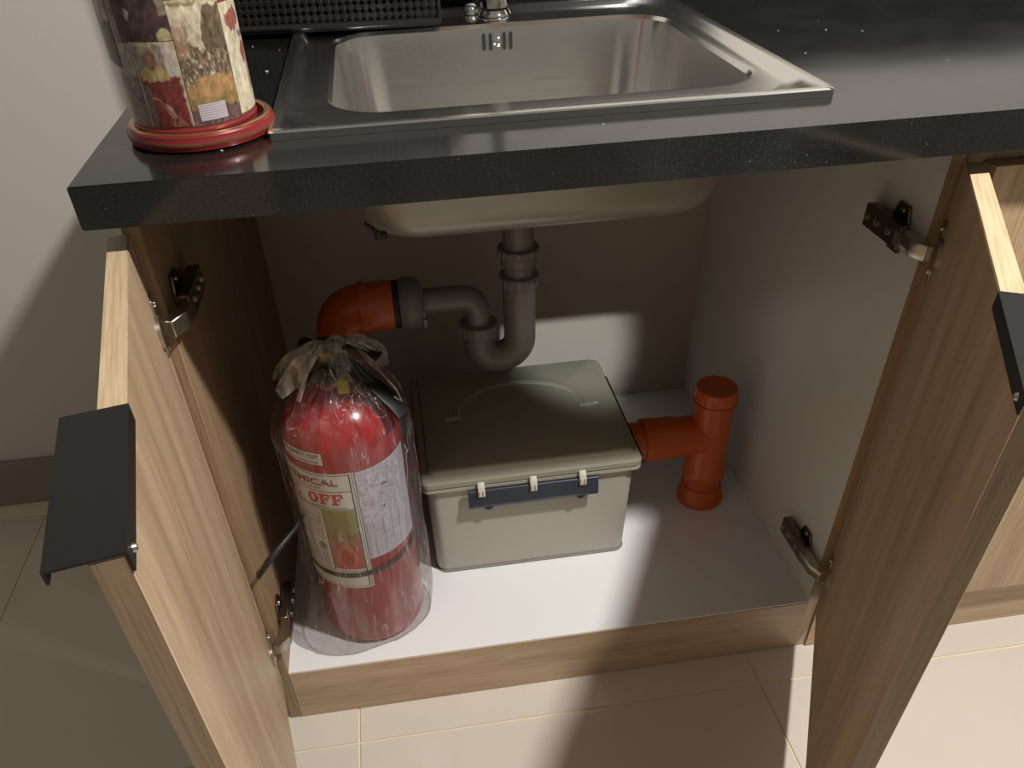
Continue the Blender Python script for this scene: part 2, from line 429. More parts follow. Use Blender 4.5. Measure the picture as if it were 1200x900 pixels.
# ================================================================== CABINET
ZF = 0.1052        # top of the cabinet floor board
CW = 0.7993
TOPZ, BOTZ = 0.8131, 0.7771
DW = 0.4211; DZ0, DZ1 = 0.1035, 0.7535
def hinge(parent, side, z):
    """side=-1 left panel, +1 right panel. built in world space"""
    xp = 0.016 if side < 0 else CW-0.016          # face of the side panel
    d = -side                                     # direction into the cabinet
    h = obj('hinge', prism(B(), [(0.030, z-0.010), (0.036, z-0.026), (0.056, z-0.026), (0.062, z-0.010),
                                 (0.062, z+0.010), (0.056, z+0.026), (0.036, z+0.026), (0.030, z+0.010)],
                           'x', xp, xp+d*0.004, 0.0006), 'zinc_dark', parent)
    h['label'] = 'dark steel concealed hinge'
    # arm channel over the plate
    bm = B(); x0, x1 = sorted((xp+d*0.004, xp+d*0.016))
    box(bm, x0, x1, 0.024, 0.094, z-0.0110, z+0.0110, 0.0015, 1)
    x2, x3 = sorted((xp+d*0.016, xp+d*0.0185))
    box(bm, x2, x3, 0.018, 0.090, z-0.0130, z+0.0130, 0.0008, 1)
    obj('arm', bm, 'zinc_dark', h)
    bm = B()
    for yy in (0.040, 0.064, 0.084):
        mm, L = frame_to((xp+d*0.0185, yy, z), (xp+d*0.0200, yy, z))
        lathe(bm, [(0.0045, 0), (0.0045, L*0.8), (0.003, L)], n=12, mat=mm)
        box(bm, *sorted((xp+d*0.0200, xp+d*0.0204)), yy-0.003, yy+0.003, z-0.0005, z+0.0005)
    for zz in (z-0.019, z+0.019):
        mm, L = frame_to((xp+d*0.004, 0.046, zz), (xp+d*0.0055, 0.046, zz))
        lathe(bm, [(0.0042, 0), (0.0035, L)], n=12, mat=mm)
    s = obj('screw', bm, 'zinc', h); s['label'] = 'bright screw heads'
    # curved link to the cup in the door
    bm = B(); xe = xp+d*0.010
    if side < 0: p = [(xe-0.004, 0.030), (xe+0.010, 0.026), (xe+0.009, -0.006), (xe-0.002, -0.024), (xe-0.012, -0.020), (xe-0.002, 0.002)]
    else: p = [(xe+0.004, 0.030), (xe-0.010, 0.026), (xe-0.010, -0.004), (xe-0.002, -0.022), (xe+0.006, -0.022), (xe+0.002, 0.004)]
    prism(bm, p, 'z', z-0.0085, z+0.0085, 0.0008)
    o = obj('link', bm, 'zinc', h); o['label'] = 'bright grey steel link'
    return h
def cup(parent, sgn, z):
    """flange plate and cup on the door's inner face; door-local, inner side is y*sgn>0"""
    mw = WM[parent.name]
    bm = B(); y0, y1 = sorted((0.0, 0.0022*sgn))
    box(bm, 0.0035, 0.020, y0, y1, z-0.030, z+0.030, 0.0008, 1)
    rod(bm, (0.0225, 0, z), (0.0225, 0.0035*sgn, z), 0.0165, 24)
    for zz in (z-0.023, z+0.023): rod(bm, (0.0105, 0.0022*sgn, zz), (0.0105, 0.004*sgn, zz), 0.004, 12, 0.003)
    o = obj('hinge_cup', bm, 'zinc', parent, mw, local=True); o['label'] = 'steel hinge cup plate'
def door(parent, hx, hy, rz, sgn):
    """local x runs from the hinge edge to the free edge; inner face at y=0, body on the -sgn side"""
    mw = T(hx, hy, 0, rz)
    th = 0.018
    bm = B(); y0, y1 = sorted((0.0, -sgn*th))
    box(bm, 0.0, DW, y0, y1, DZ0, DZ1, 0.0006, 1)
    d = obj('door', bm, 'oak_z', parent, mw, local=True)
    # edge bands
    bm = B(); box(bm, 0.0008, DW-0.0008, y0+0.0006, y1-0.0006, DZ1-0.0002, DZ1+0.0005)
    e = obj('top_edge_band', bm, 'oak_edge_x', d, mw, local=True); e['label'] = 'pale straight grained top edge'
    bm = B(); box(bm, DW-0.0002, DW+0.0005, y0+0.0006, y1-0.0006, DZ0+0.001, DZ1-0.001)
    obj('side_edge_band', bm, 'oak_edge_z_shaded', d, mw, local=True)
    # black finger pull clipped over the top edge at the free end
    L0, L1 = DW-0.1365, DW+0.001
    t = 0.0016; zi = DZ1+0.0006; out = -sgn
    prof = [(0.0+sgn*t, zi-0.012), (0.0+sgn*t, zi+t), (out*0.0385, zi+t), (out*0.0385, zi-0.007), (out*0.0369, zi-0.007),
            (out*0.0369, zi), (sgn*0.0002, zi), (sgn*0.0002, zi-0.012)]
    bm = B(); prism(bm, prof, 'x', L0, L1)
    h = obj('handle', bm, 'black_metal', d, mw, local=True); h['label'] = 'black metal edge pull over the top of the door'
    for xx in (L1-0.012,):
        bm = B(); rod(bm, (xx, sgn*t, zi-0.007), (xx, sgn*(t+0.002), zi-0.007), 0.0028, 12, 0.002)
        obj('handle_screw', bm, 'zinc', d, mw, local=True)
    return d
def cabinet():
    c = thing('sink_cabinet', 'open two door oak base cabinet under the black counter and sink', 'cabinet', (CW/2, 0.29, 0))
    D = 0.5815; Z1 = BOTZ
    obj('side_panel', box(B(), 0.0, 0.016, 0.0, D+0.008, 0.0, Z1, 0.0005, 1), 'oak_shaded', c)['label'] = 'left side panel faced in brown oak, darkened for shade'
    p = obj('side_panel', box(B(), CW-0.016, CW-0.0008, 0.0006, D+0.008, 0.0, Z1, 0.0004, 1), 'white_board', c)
    p['label'] = 'right side panel, white inside'
    obj('front_edge_band', box(B(), CW-0.016, CW-0.0008, -0.0004, 0.0006, 0.0005, Z1), 'oak_z', c)
    obj('back_panel', box(B(), 0.016, CW-0.016, D, D+0.008, ZF, Z1), 'back_board', c)['label'] = 'cream back panel'
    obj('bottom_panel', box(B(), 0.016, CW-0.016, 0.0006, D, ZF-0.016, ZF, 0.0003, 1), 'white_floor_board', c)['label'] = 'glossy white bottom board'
    obj('kick_board', box(B(), 0.016, CW-0.016, -0.0006, 0.0156, 0.0005, ZF-0.0022, 0.0004, 1), 'oak_x', c)
    dl = door(c, 0.0062, -0.0032, -1.37031, 1)
    dl['label'] = 'left door, swung open, lit inner face'
    dr = door(c, 0.7941, -0.0060, PI+1.08138, -1)
    dr['label'] = 'right door, swung open, inner face in shade'
    for z in (0.667, 0.184):
        hinge(c, -1, z); hinge(c, 1, z); cup(dl, 1, z); cup(dr, -1, z)
cabinet()
def neighbour():
    c = thing('base_cabinet', 'closed oak base cabinet right of the sink cabinet', 'cabinet', (1.2, 0.29, 0))
    x0, x1 = CW+0.0008, 1.60
    obj('carcass', box(B(), x0, x1, 0.0, 0.589, 0.0, BOTZ, 0.0004, 1), 'oak_z', c)
    obj('kick_board', box(B(), x0, x1, -0.0035, 0.0, 0.0005, 0.100), 'oak_x', c)
    obj('door', box(B(), x0+0.0165, x0+0.3985, -0.0215, -0.0035, 0.1025, 0.7519, 0.0006, 1), 'oak_z', c)
    obj('door', box(B(), x0+0.4015, x1-0.002, -0.0215, -0.0035, 0.1025, 0.7519, 0.0006, 1), 'oak_z', c)
    obj('top_rail', box(B(), x0, x1, -0.0035, 0.0, 0.7535, BOTZ-0.001), 'oak_x', c)
neighbour()

def added_wall_cabinet():  # unseen cabinet, added for what the counter and sink reflect
    c = thing('added_wall_cabinet', 'closed oak wall cabinet added out of view above the counter for its reflections', 'cabinet', (0.8, 0.42, 1.45))
    obj('carcass', box(B(), 0.0, 1.6, 0.262, 0.596, 1.45, 2.15, 0.0005, 1), 'oak_z', c)
    for k in range(4): obj('door', box(B(), 0.002+0.4*k, 0.398+0.4*k, 0.243, 0.261, 1.445, 2.148, 0.0006, 1), 'oak_z', c)
added_wall_cabinet()

# ================================================================== COUNTER + SINK
SX0, SX1, SY0, SY1 = 0.1383, 0.6626, 0.0269, 0.5510
def counter():
    bm = B(); hx0, hx1, hy0, hy1 = SX0+0.022, SX1-0.022, SY0+0.022, SY1-0.02
    xs = [-0.0131, hx0, hx1, 1.7]; ys = [-0.0500, hy0, hy1, 0.597]
    V = {}
    for k, z in enumerate((BOTZ, TOPZ)):
        for i, x in enumerate(xs):
            for j, y in enumerate(ys): V[i, j, k] = bm.verts.new((x, y, z))
    for i in range(3):
        for j in range(3):
            if (i, j) == (1, 1): continue
            for k in (0, 1):
                q = [V[i, j, k], V[i+1, j, k], V[i+1, j+1, k], V[i, j+1, k]]; bm.faces.new(q if k else q[::-1])
    def wall(a, b): bm.faces.new((V[(*a, 0)], V[(*b, 0)], V[(*b, 1)], V[(*a, 1)]))
    for i in range(3): wall((i, 0), (i+1, 0)); wall((i+1, 3), (i, 3))
    for j in range(3): wall((0, j+1), (0, j)); wall((3, j), (3, j+1))
    wall((2, 1), (1, 1)); wall((2, 2), (2, 1)); wall((1, 2), (2, 2)); wall((1, 1), (1, 2))
    e = [x for x in bm.edges if all(abs(v.co.y+0.05) < 1e-5 for v in x.verts) or all(abs(v.co.x+0.0131) < 1e-5 for v in x.verts)]
    e = [x for x in e if abs(x.verts[0].co.z-x.verts[1].co.z) < 1e-5 or (abs(x.verts[0].co.x+0.0131) < 1e-5 and abs(x.verts[0].co.y+0.05) < 1e-5)]
    bmesh.ops.bevel(bm, geom=e, offset=0.0012, segments=2, affect='EDGES')
    o = obj('countertop', bm, 'granite')
    tag(o, 'polished black granite countertop with sink cutout over the oak cabinets', 'countertop')
    # crumbs and dust lying on it
    bm = B(); rnd = random.Random(3)
    pts = [(0.117, 0.285, 0.0016), (0.10, 0.012, 0.001), (0.02, 0.06, 0.001)]
    for _ in range(60):
        x = rnd.uniform(0.0, 1.4); y = rnd.uniform(-0.04, 0.5)
        if SX0-0.005 < x < SX1+0.005 and y > SY0-0.005: continue
        pts.append((x, y, rnd.uniform(0.0003, 0.0009)))
    for x, y, s in pts:
        t = bmesh.new(); bmesh.ops.create_icosphere(t, subdivisions=1, radius=s)
        join(bm, t, Matrix.Translation((x, y, TOPZ+s*0.4)) @ Matrix.Diagonal((1.4, 0.8, 0.5, 1)))
    o = obj('crumbs', bm, 'label_white'); tag(o, 'tiny pale crumbs and dust scattered over the black countertop', 'crumbs', kind='stuff')
counter()
BX0, BX1, BY0, BY1 = 0.1914, 0.6227, 0.0950, 0.4600     # basin opening
def sink():
    s = thing('kitchen_sink', 'stainless steel drop-in sink with single deep basin in black counter', 'sink', ((SX0+SX1)/2, 0.31, TOPZ))
    z = TOPZ; x0, x1, y0, y1 = SX0, SX1, SY0, SY1
    L = [rrect(x0, x1, y0, y1, 0.006, z+0.0002),
         rrect(x0, x1, y0, y1, 0.006, z+0.0065),
         rrect(x0+.0015, x1-.0015, y0+.0015, y1-.0015, 0.006, z+0.0078),
         rrect(x0+.0085, x1-.0085, y0+.0085, y1-.0085, 0.007, z+0.0080),
         rrect(x0+.013, x1-.013, y0+.013, y1-.013, 0.045, z+0.0070),
         rrect(x0+.020, x1-.020, y0+.020, y1-.020, 0.052, z+0.0012),
         rrect(x0+.026, x1-.026, y0+.026, y1-.026, 0.054, z+0.0006),
         rrect(BX0-.010, BX1+.010, BY0-.010, BY1+.010, 0.066, z+0.0010),
         rrect(BX0-.004, BX1+.004, BY0-.004, BY1+.004, 0.060, z+0.0002),
         rrect(BX0, BX1, BY0, BY1, 0.056, z-0.0040)]
    rim = B(); loft(rim, L)
    r = obj('rim', rim, 'sink_steel', s, smooth=35)
    zb = 0.6700
    def inset(i, zz, rr): return rrect(BX0+i, BX1-i, BY0+i, BY1-i, rr, zz)
    L = [inset(0, z-0.0040, 0.056), inset(0.002, z-0.02, 0.056), inset(0.010, zb+0.034, 0.056), inset(0.013, zb+0.022, 0.056),
         inset(0.020, zb+0.010, 0.054), inset(0.031, zb+0.0025, 0.05), inset(0.045, zb, 0.045),
         inset(0.14, zb-0.004, 0.04)]
    bas = B(); loft(bas, L, cap1=True)
    # outer skin, 1.2 mm further out, so the underside is real
    def o_(i, zz, rr): return rrect(BX0-.0012+i, BX1+.0012-i, BY0-.0012+i, BY1+.0012-i, rr, zz)
    L2 = [o_(0, z-0.0040, 0.057), o_(0.002, z-0.02, 0.057), o_(0.010, zb+0.034, 0.057), o_(0.013, zb+0.021, 0.057),
          o_(0.020, zb+0.009, 0.055), o_(0.031, zb+0.0013, 0.051), o_(0.045, zb-0.0012, 0.046), o_(0.14, zb-0.0055, 0.04)]
    obj('basin', bas, 'sink_steel', s, smooth=50)
    un = B(); loft(un, L2, cap1=True)
    u = obj('basin_underside', un, 'under', s, smooth=50); u['label'] = 'beige underside of the basin'
    # drain in the basin floor
    cx, cy = 0.402, 0.300
    bm = B(); lathe(bm, [(0.057, 0.0), (0.055, 0.0022), (0.046, 0.0012), (0.040, -0.002), (0.012, -0.003)], (cx, cy, zb-0.0037), n=40)
    d = obj('drain_strainer', bm, 'chrome', s)
    bm = B()
    for k in range(8):
        a = k*PI/4; rod(bm, (cx+.028*math.cos(a), cy+.028*math.sin(a), zb-0.0062), (cx+.028*math.cos(a), cy+.028*math.sin(a), zb-0.0052), 0.004, 10)
    obj('strainer_hole', bm, 'rubber', d)
    # overflow: two pairs of slots with a screw between
    yb = BY1-0.0042
    for k, xx in enumerate((0.3850, 0.3940, 0.4125, 0.4213)):
        for nm, rr, dy, mt in (('overflow_slot', 0.0032, 0.0007, 'chrome'), ('slot_opening', 0.0022, 0.0012, 'rubber')):
            bm = B(); pts = [(xx+rr*math.cos(a), 0.8015+rr*math.sin(a)) for a in [PI*i/8 for i in range(9)]] + \
                           [(xx+rr*math.cos(a), 0.7850+rr*math.sin(a)) for a in [PI+PI*i/8 for i in range(9)]]
            prism(bm, pts, 'y', yb-dy, yb+0.004)
            q = obj(nm, bm, mt, s if nm == 'overflow_slot' else par); par = q
    bm = B(); mm, L_ = frame_to((0.4033, yb, 0.7925), (0.4033, yb-0.004, 0.7925)); lathe(bm, [(0.0058, 0), (0.0056, 0.002), (0.003, 0.0036), (0.0008, L_)], n=20, mat=mm)
    obj('overflow_screw', bm, 'chrome', s)
    # black sealing strip and clip under the rim, left
    bm = B(); box(bm, 0.217, 0.230, 0.099, 0.105, 0.683, 0.692, 0.002, 1)
    rod(bm, (0.208, 0.103, 0.702), (0.226, 0.100, 0.687), 0.0022, 8)
    obj('mounting_clip', bm, 'rubber', s)
M['under'] = plain('beige_underside', (0.34, 0.32, 0.28), 0.34, 0.35, scale=40, var=0.05)  # even beige for the basin underside
sink()
def faucet():
    f = thing('kitchen_faucet', 'chrome mixer faucet on the back ledge of the sink', 'faucet', (0.4085, 0.5146, TOPZ+0.0015))
    x, y, z = 0.4085, 0.5146, TOPZ+0.0014
    obj('base_flange', lathe(B(), [(0.0225, 0), (0.0225, 0.002), (0.021, 0.004), (0.019, 0.007)], (x, y, z)), 'chrome', f)
    obj('body', lathe(B(), [(0.0185, 0.010), (0.0185, 0.085), (0.022, 0.092), (0.022, 0.125), (0.015, 0.138)], (x, y, z)), 'chrome', f)
    pts = [(x, y, z+0.11)] + [(x, y-0.075+0.075*math.cos(a), z+0.22+0.075*math.sin(a)) for a in [PI*i/10 for i in range(11)]] + [(x, y-0.15, z+0.17)]
    obj('spout', tube(B(), pts, 0.011), 'chrome', f)
    obj('lever', tube(B(), [(x+.012, y, z+0.115), (x+.05, y-.004, z+0.135), (x+.09, y-.01, z+0.14)], 0.006), 'chrome', f)
faucet()
def hose():
    o = obj('supply_cap', lathe(B(), [(0.012, 0), (0.012, 0.006), (0.008, 0.012), (0.003, 0.014)], (0.378, 0.533, TOPZ+0.0014)), 'chrome')
    tag(o, 'small round chrome cap on the sink ledge left of the faucet foot', 'cap')
hose()

# ================================================================== PLUMBING
def p_trap():
    t = thing('drain_trap', 'grey plastic P trap hanging under the sink basin', 'pipe', (0.402, 0.30, 0.39))
    x, y = 0.402, 0.300
    def ring(name, zc, h, r, bev=0.003, mt='grey_pipe', ribs=True, parent=t, xx=x):
        bm = B(); lathe(bm, [(r-bev, -h/2), (r, -h/2+bev), (r, h/2-bev*.5), (r-bev, h/2)], (xx, y, zc))
        if ribs:
            for k in range(20):
                a = 2*PI*k/20; cx, cy = xx+(r)*math.cos(a), y+r*math.sin(a)
                rod(bm, (cx, cy, zc-h/2+.003), (cx, cy, zc+h/2-.003), 0.0013, 6)
        return obj(name, bm, mt, parent)
    obj('tailpiece', rod(B(), (x, y, 0.500), (x, y, 0.6650), 0.0215, 32), 'grey_pipe', t)
    obj('drain_flange', lathe(B(), [(0.050, 0), (0.052, 0.002), (0.052, 0.0045), (0.030, 0.006)], (x, y, 0.6580)), 'rubber', t)
    ring('slip_nut', 0.566, 0.014, 0.0285)
    ring('slip_nut', 0.555, 0.020, 0.0255, ribs=False)
    ring('slip_nut', 0.524, 0.018, 0.0278)
    # U bend: right leg, bend, left leg
    xl = 0.341; r = (x-xl)/2; zc = 0.432
    pts = [(x, y, 0.520), (x, y, 0.47)] + arc(((x+xl)/2, y, zc), r, 0, -180, 16) + [(xl, y, 0.452)]
    obj('u_bend', tube(B(), pts, 0.0225, 32, scale=[0.0245, 0.0232]+[0.0232]*17+[0.0232]), 'grey_pipe', t)
    ring('slip_nut', 0.453, 0.020, 0.0272, xx=xl)
    za = 0.503
    pts = [(xl, y, 0.450), (xl, y, za-0.030)] + arc((xl-0.022, y, za-0.022), 0.022, 0, 90, 8) + [(0.29, y, za), (0.235, y, za)]
    obj('trap_arm', tube(B(), pts, 0.0178, 28), 'grey_pipe', t)
    mm, L = frame_to((0.266, y, za), (0.232, y, za))
    obj('coupling_nut', lathe(B(), [(0.020, 0), (0.026, 0.001), (0.033, 0.007), (0.0365, 0.016), (0.0365, 0.026), (0.034, L)], n=40, mat=mm), 'grey_pipe', t)
    mm, L = frame_to((0.2325, y, za), (0.2240, y, za))
    obj('rubber_seal', lathe(B(), [(0.031, 0), (0.0335, 0.002), (0.0335, L)], n=40, mat=mm), 'rubber', t)
    # small lug on the nut
    obj('nut_lug', box(B(), 0.262, 0.268, y-0.030, y-0.024, za-0.026, za-0.012, 0.001, 1), 'grey_pipe', t)
p_trap()
def orange_inlet():
    y, z = 0.300, 0.503
    t = thing('inlet_pipe', 'orange elbow pipe joined to the grey trap, behind the fire extinguisher', 'pipe', (0.145, y, 0.2))
    mm, L = frame_to((0.2235, y, z), (0.178, y, z))
    obj('socket', lathe(B(), [(0.0335, 0), (0.0345, 0.002), (0.0345, 0.036), (0.0362, 0.038), (0.0362, L)], n=40, mat=mm), 'orange_pipe', t)
    R = 0.034; cx = 0.179
    pts = [(0.185, y, z)] + arc((cx, y, z-R), R, 90, 180, 10) + [(cx-R, y, z-R-0.02)]
    obj('elbow', tube(B(), pts, 0.0335, 36), 'orange_pipe', t)
    R2 = 0.04; zl = 0.235
    pts = [(cx-R, y, z-R-0.015), (cx-R, y, zl+R2)] + [(cx-R+R2-R2*math.cos(a), y, zl+R2-R2*math.sin(a)) for a in [PI/2*i/8 for i in range(1, 9)]] + [(0.2385, y, zl)]
    obj('pipe', tube(B(), pts, 0.0305, 32), 'orange_pipe', t)
orange_inlet()
def tee():
    x, y = 0.703, 0.255
    t = thing('tee_pipe', 'orange capped tee drain pipe standing on the cabinet floor right of the box', 'pipe', (x, y, ZF))
    obj('pipe', lathe(B(), [(0.0305, 0), (0.0305, 0.200)], (x, y, ZF+0.0005), n=40), 'orange_pipe', t)
    o = obj('floor_collar', lathe(B(), [(0.0375, 0), (0.0385, 0.003), (0.0385, 0.010), (0.036, 0.014), (0.0345, 0.030), (0.0325, 0.034)], (x, y, ZF+0.0005), n=40), 'orange_pipe', t)
    # tee body: upright socket and side branch
    obj('tee_body', lathe(B(), [(0.0330, 0.052), (0.0345, 0.055), (0.0345, 0.068), (0.0328, 0.072), (0.0318, 0.110), (0.0308, 0.196), (0.0318, 0.199), (0.0318, 0.2015)], (x, y, ZF), n=40), 'orange_pipe', t)
    zb = 0.243
    mm, L = frame_to((x-0.012, y, zb), (0.590, y, zb))
    obj('branch', lathe(B(), [(0.0320, 0), (0.0320, 0.045), (0.0345, 0.049), (0.0345, 0.082), (0.0355, 0.085), (0.0355, L)], n=40, mat=mm), 'orange_pipe', t)
    mm, L = frame_to((0.593, y, zb), (0.5655, y, zb))
    obj('stub', lathe(B(), [(0.0315, 0), (0.0315, L)], n=40, mat=mm), 'orange_pipe', t)
    bm = B(); z0 = 0.3060
    lathe(bm, [(0.0325, 0), (0.0340, 0.001), (0.0340, 0.003), (0.0318, 0.004), (0.0328, 0.006), (0.0328, 0.023), (0.0318, 0.0265), (0.0290, 0.0280), (0.0275, 0.0275)], (x, y, z0), n=48)
    for k in range(24):
        a = 2*PI*k/24; rod(bm, (x+.0326*math.cos(a), y+.0326*math.sin(a), z0+.008), (x+.0326*math.cos(a), y+.0326*math.sin(a), z0+.022), 0.0011, 6)
    obj('screw_cap', bm, 'orange_pipe', t)
tee()

# ================================================================== PLASTIC BOX
def storage_box():
    b = thing('grease_trap_box', 'beige lidded plastic box with navy latch on the cabinet floor', 'box', (0.39, 0.28, ZF))
    z0, z1 = ZF+0.0004, 0.2800
    L = [rrect(0.250, 0.536, 0.162, 0.405, 0.012, z0), rrect(0.243, 0.541, 0.155, 0.411, 0.016, z0+0.0035), rrect(0.2415, 0.5425, 0.1535, 0.4125, 0.017, z0+0.010),
         rrect(0.2385, 0.5480, 0.150, 0.4165, 0.018, z1-0.006), rrect(0.2385, 0.5480, 0.150, 0.4165, 0.018, z1),
         rrect(0.2415, 0.5450, 0.153, 0.4135, 0.016, z1), rrect(0.2445, 0.5395, 0.1565, 0.4095, 0.015, z0+0.010), rrect(0.252, 0.533, 0.164, 0.402, 0.012, z0+0.006)]
    obj('body', loft(B(), L, True, True), 'beige_plastic', b, smooth=35)
    # base tray lip
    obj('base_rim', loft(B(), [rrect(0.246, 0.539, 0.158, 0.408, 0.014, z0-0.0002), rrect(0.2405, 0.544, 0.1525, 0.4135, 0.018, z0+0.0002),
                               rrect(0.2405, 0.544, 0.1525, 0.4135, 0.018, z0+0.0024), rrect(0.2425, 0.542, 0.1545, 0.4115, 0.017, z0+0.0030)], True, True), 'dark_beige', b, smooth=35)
    # rim lip of the body
    x0, x1, y0, y1 = 0.2315, 0.5560, 0.143, 0.4235
    obj('body_rim', loft(B(), [rrect(x0+.003, x1-.003, y0+.003, y1-.003, 0.010, 0.2790), rrect(x0+.0005, x1-.0005, y0+.0005, y1-.0005, 0.011, 0.2805),
                               rrect(x0+.0005, x1-.0005, y0+.0005, y1-.0005, 0.011, 0.2855), rrect(x0+.003, x1-.003, y0+.003, y1-.003, 0.010, 0.2865)], True, True), 'beige_plastic', b)
    # lid
    L = [rrect(x0+.002, x1-.002, y0+.002, y1-.002, 0.010, 0.2870), rrect(x0, x1, y0, y1, 0.011, 0.2885), rrect(x0, x1, y0, y1, 0.011, 0.2960),
         rrect(x0+.0025, x1-.0025, y0+.0025, y1-.0025, 0.009, 0.2992), rrect(x0+.012, x1-.010, y0+.016, y1-.006, 0.010, 0.3000),
         rrect(x0+.0135, x1-.0115, y0+.0175, y1-.0075, 0.009, 0.3040), rrect(x0+.0160, x1-.014, y0+.020, y1-.010, 0.008, 0.3050),
         rrect(x0+.09, x1-.09, y0+.09, y1-.09, 0.008, 0.3050)]
    lid = obj('lid', loft(B(), L, True, True), 'beige_lid', b, smooth=25)
    lid['label'] = 'olive beige lid with a raised centre panel'
    # arched carry handle folded flat on the lid
    zz = 0.3052; cx, cy = 0.400, 0.291; pts = []
    for i in range(25):
        a = PI*i/24; pts.append((cx+0.107*math.cos(a), cy+0.083*math.sin(a)))
    inn = [(cx+(0.107-.011)*math.cos(PI*i/24), cy+(0.083-.011)*math.sin(PI*i/24)) for i in range(25)]
    bm = B(); t = bmesh.new(); g = []
    n = 25
    for i in range(n):
        o, q = Vector((*pts[i], 0)), Vector((*inn[i], 0)); row = []
        for f, h in ((0, 0), (0.12, 0.0020), (0.45, 0.0024), (0.55, 0.0010), (0.65, 0.0024), (0.88, 0.0020), (1, 0)):
            p = o.lerp(q, f); row.append(t.verts.new((p.x, p.y, zz+h-0.0004)))
        g.append(row)
    for a_, b_ in zip(g, g[1:]):
        for k in range(6): t.faces.new((a_[k], a_[k+1], b_[k+1], b_[k]))
    join(bm, t)
    h = obj('carry_handle', bm, 'beige_lid', lid, smooth=50)
    for s in (-1, 1):
        bm = B(); xx = cx+s*0.1065
        box(bm, xx-0.015, xx+0.010, cy-0.010, cy-0.001, zz-0.0004, zz+0.0030, 0.001, 1)
        rod(bm, (xx+s*0.010-0.004, cy-0.0055, zz+0.0015), (xx+s*0.010+0.006, cy-0.0055, zz+0.0015), 0.0022, 10)
        obj('handle_pivot', bm, 'beige_plastic', lid)
    bm = B()   # shallow moulded arc continuing the handle circle, front right
    q = [(cx+0.100*math.cos(a), cy-0.006+0.080*math.sin(a), zz-0.0002) for a in [-(PI*0.02)-PI*0.40*i/14 for i in range(15)]]
    tube(bm, q, 0.0007, 6); obj('moulded_line', bm, 'beige_lid', lid)
    # latch
    bm = B()
    prism(bm, [(0.1435, 0.2790), (0.1385, 0.2780), (0.1340, 0.2560), (0.1355, 0.2500), (0.1385, 0.2500), (0.1372, 0.2575), (0.1410, 0.2760), (0.1435, 0.2770)], 'x', 0.297, 0.4885, 0.0004)
    la = obj('latch', bm, 'navy_plastic', b); la['label'] = 'slate navy latch bar along the front rim'
    bm = B(); rod(bm, (0.296, 0.1405, 0.2775), (0.4895, 0.1405, 0.2775), 0.0028, 12)
    obj('latch_rod', bm, 'navy_plastic', la)
    for xx in (0.326, 0.463):
        bm = B(); mm, L_ = frame_to((xx, 0.137, 0.2505), (xx, 0.140, 0.2500)); lathe(bm, [(0.007, 0), (0.006, L_)], n=16, mat=mm)
        obj('latch_tab', bm, 'navy_plastic', la)
    for xx in (0.3165, 0.3925, 0.4650):
        bm = B()
        prism(bm, [(0.1445, 0.2925), (0.1405, 0.2925), (0.1365, 0.2870), (0.1340, 0.2740), (0.1352, 0.2700), (0.1370, 0.2740), (0.1390, 0.2850), (0.1445, 0.2885)], 'x', xx-0.0050, xx+0.0050, 0.0004)
        for d in (-0.0028, 0.0028): box(bm, xx+d-.0006, xx+d+.0006, 0.1325, 0.1365, 0.2745, 0.2830)
        obj('latch_clip', bm, 'pale_clip', b)
    # black gasket plate round the outlet on the right side, and inlet ring on the left
    obj('outlet_gasket', box(B(), 0.5562, 0.5602, 0.158, 0.376, 0.2800, 0.2935, 0.0012, 1), 'rubber', b)
    mm, L_ = frame_to((0.2415, 0.300, 0.235), (0.2315, 0.300, 0.235))
    obj('inlet_gasket', lathe(B(), [(0.042, 0), (0.042, 0.006), (0.036, L_)], n=36, mat=mm), 'rubber', b)
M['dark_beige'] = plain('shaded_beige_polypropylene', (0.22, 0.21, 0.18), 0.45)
storage_box()

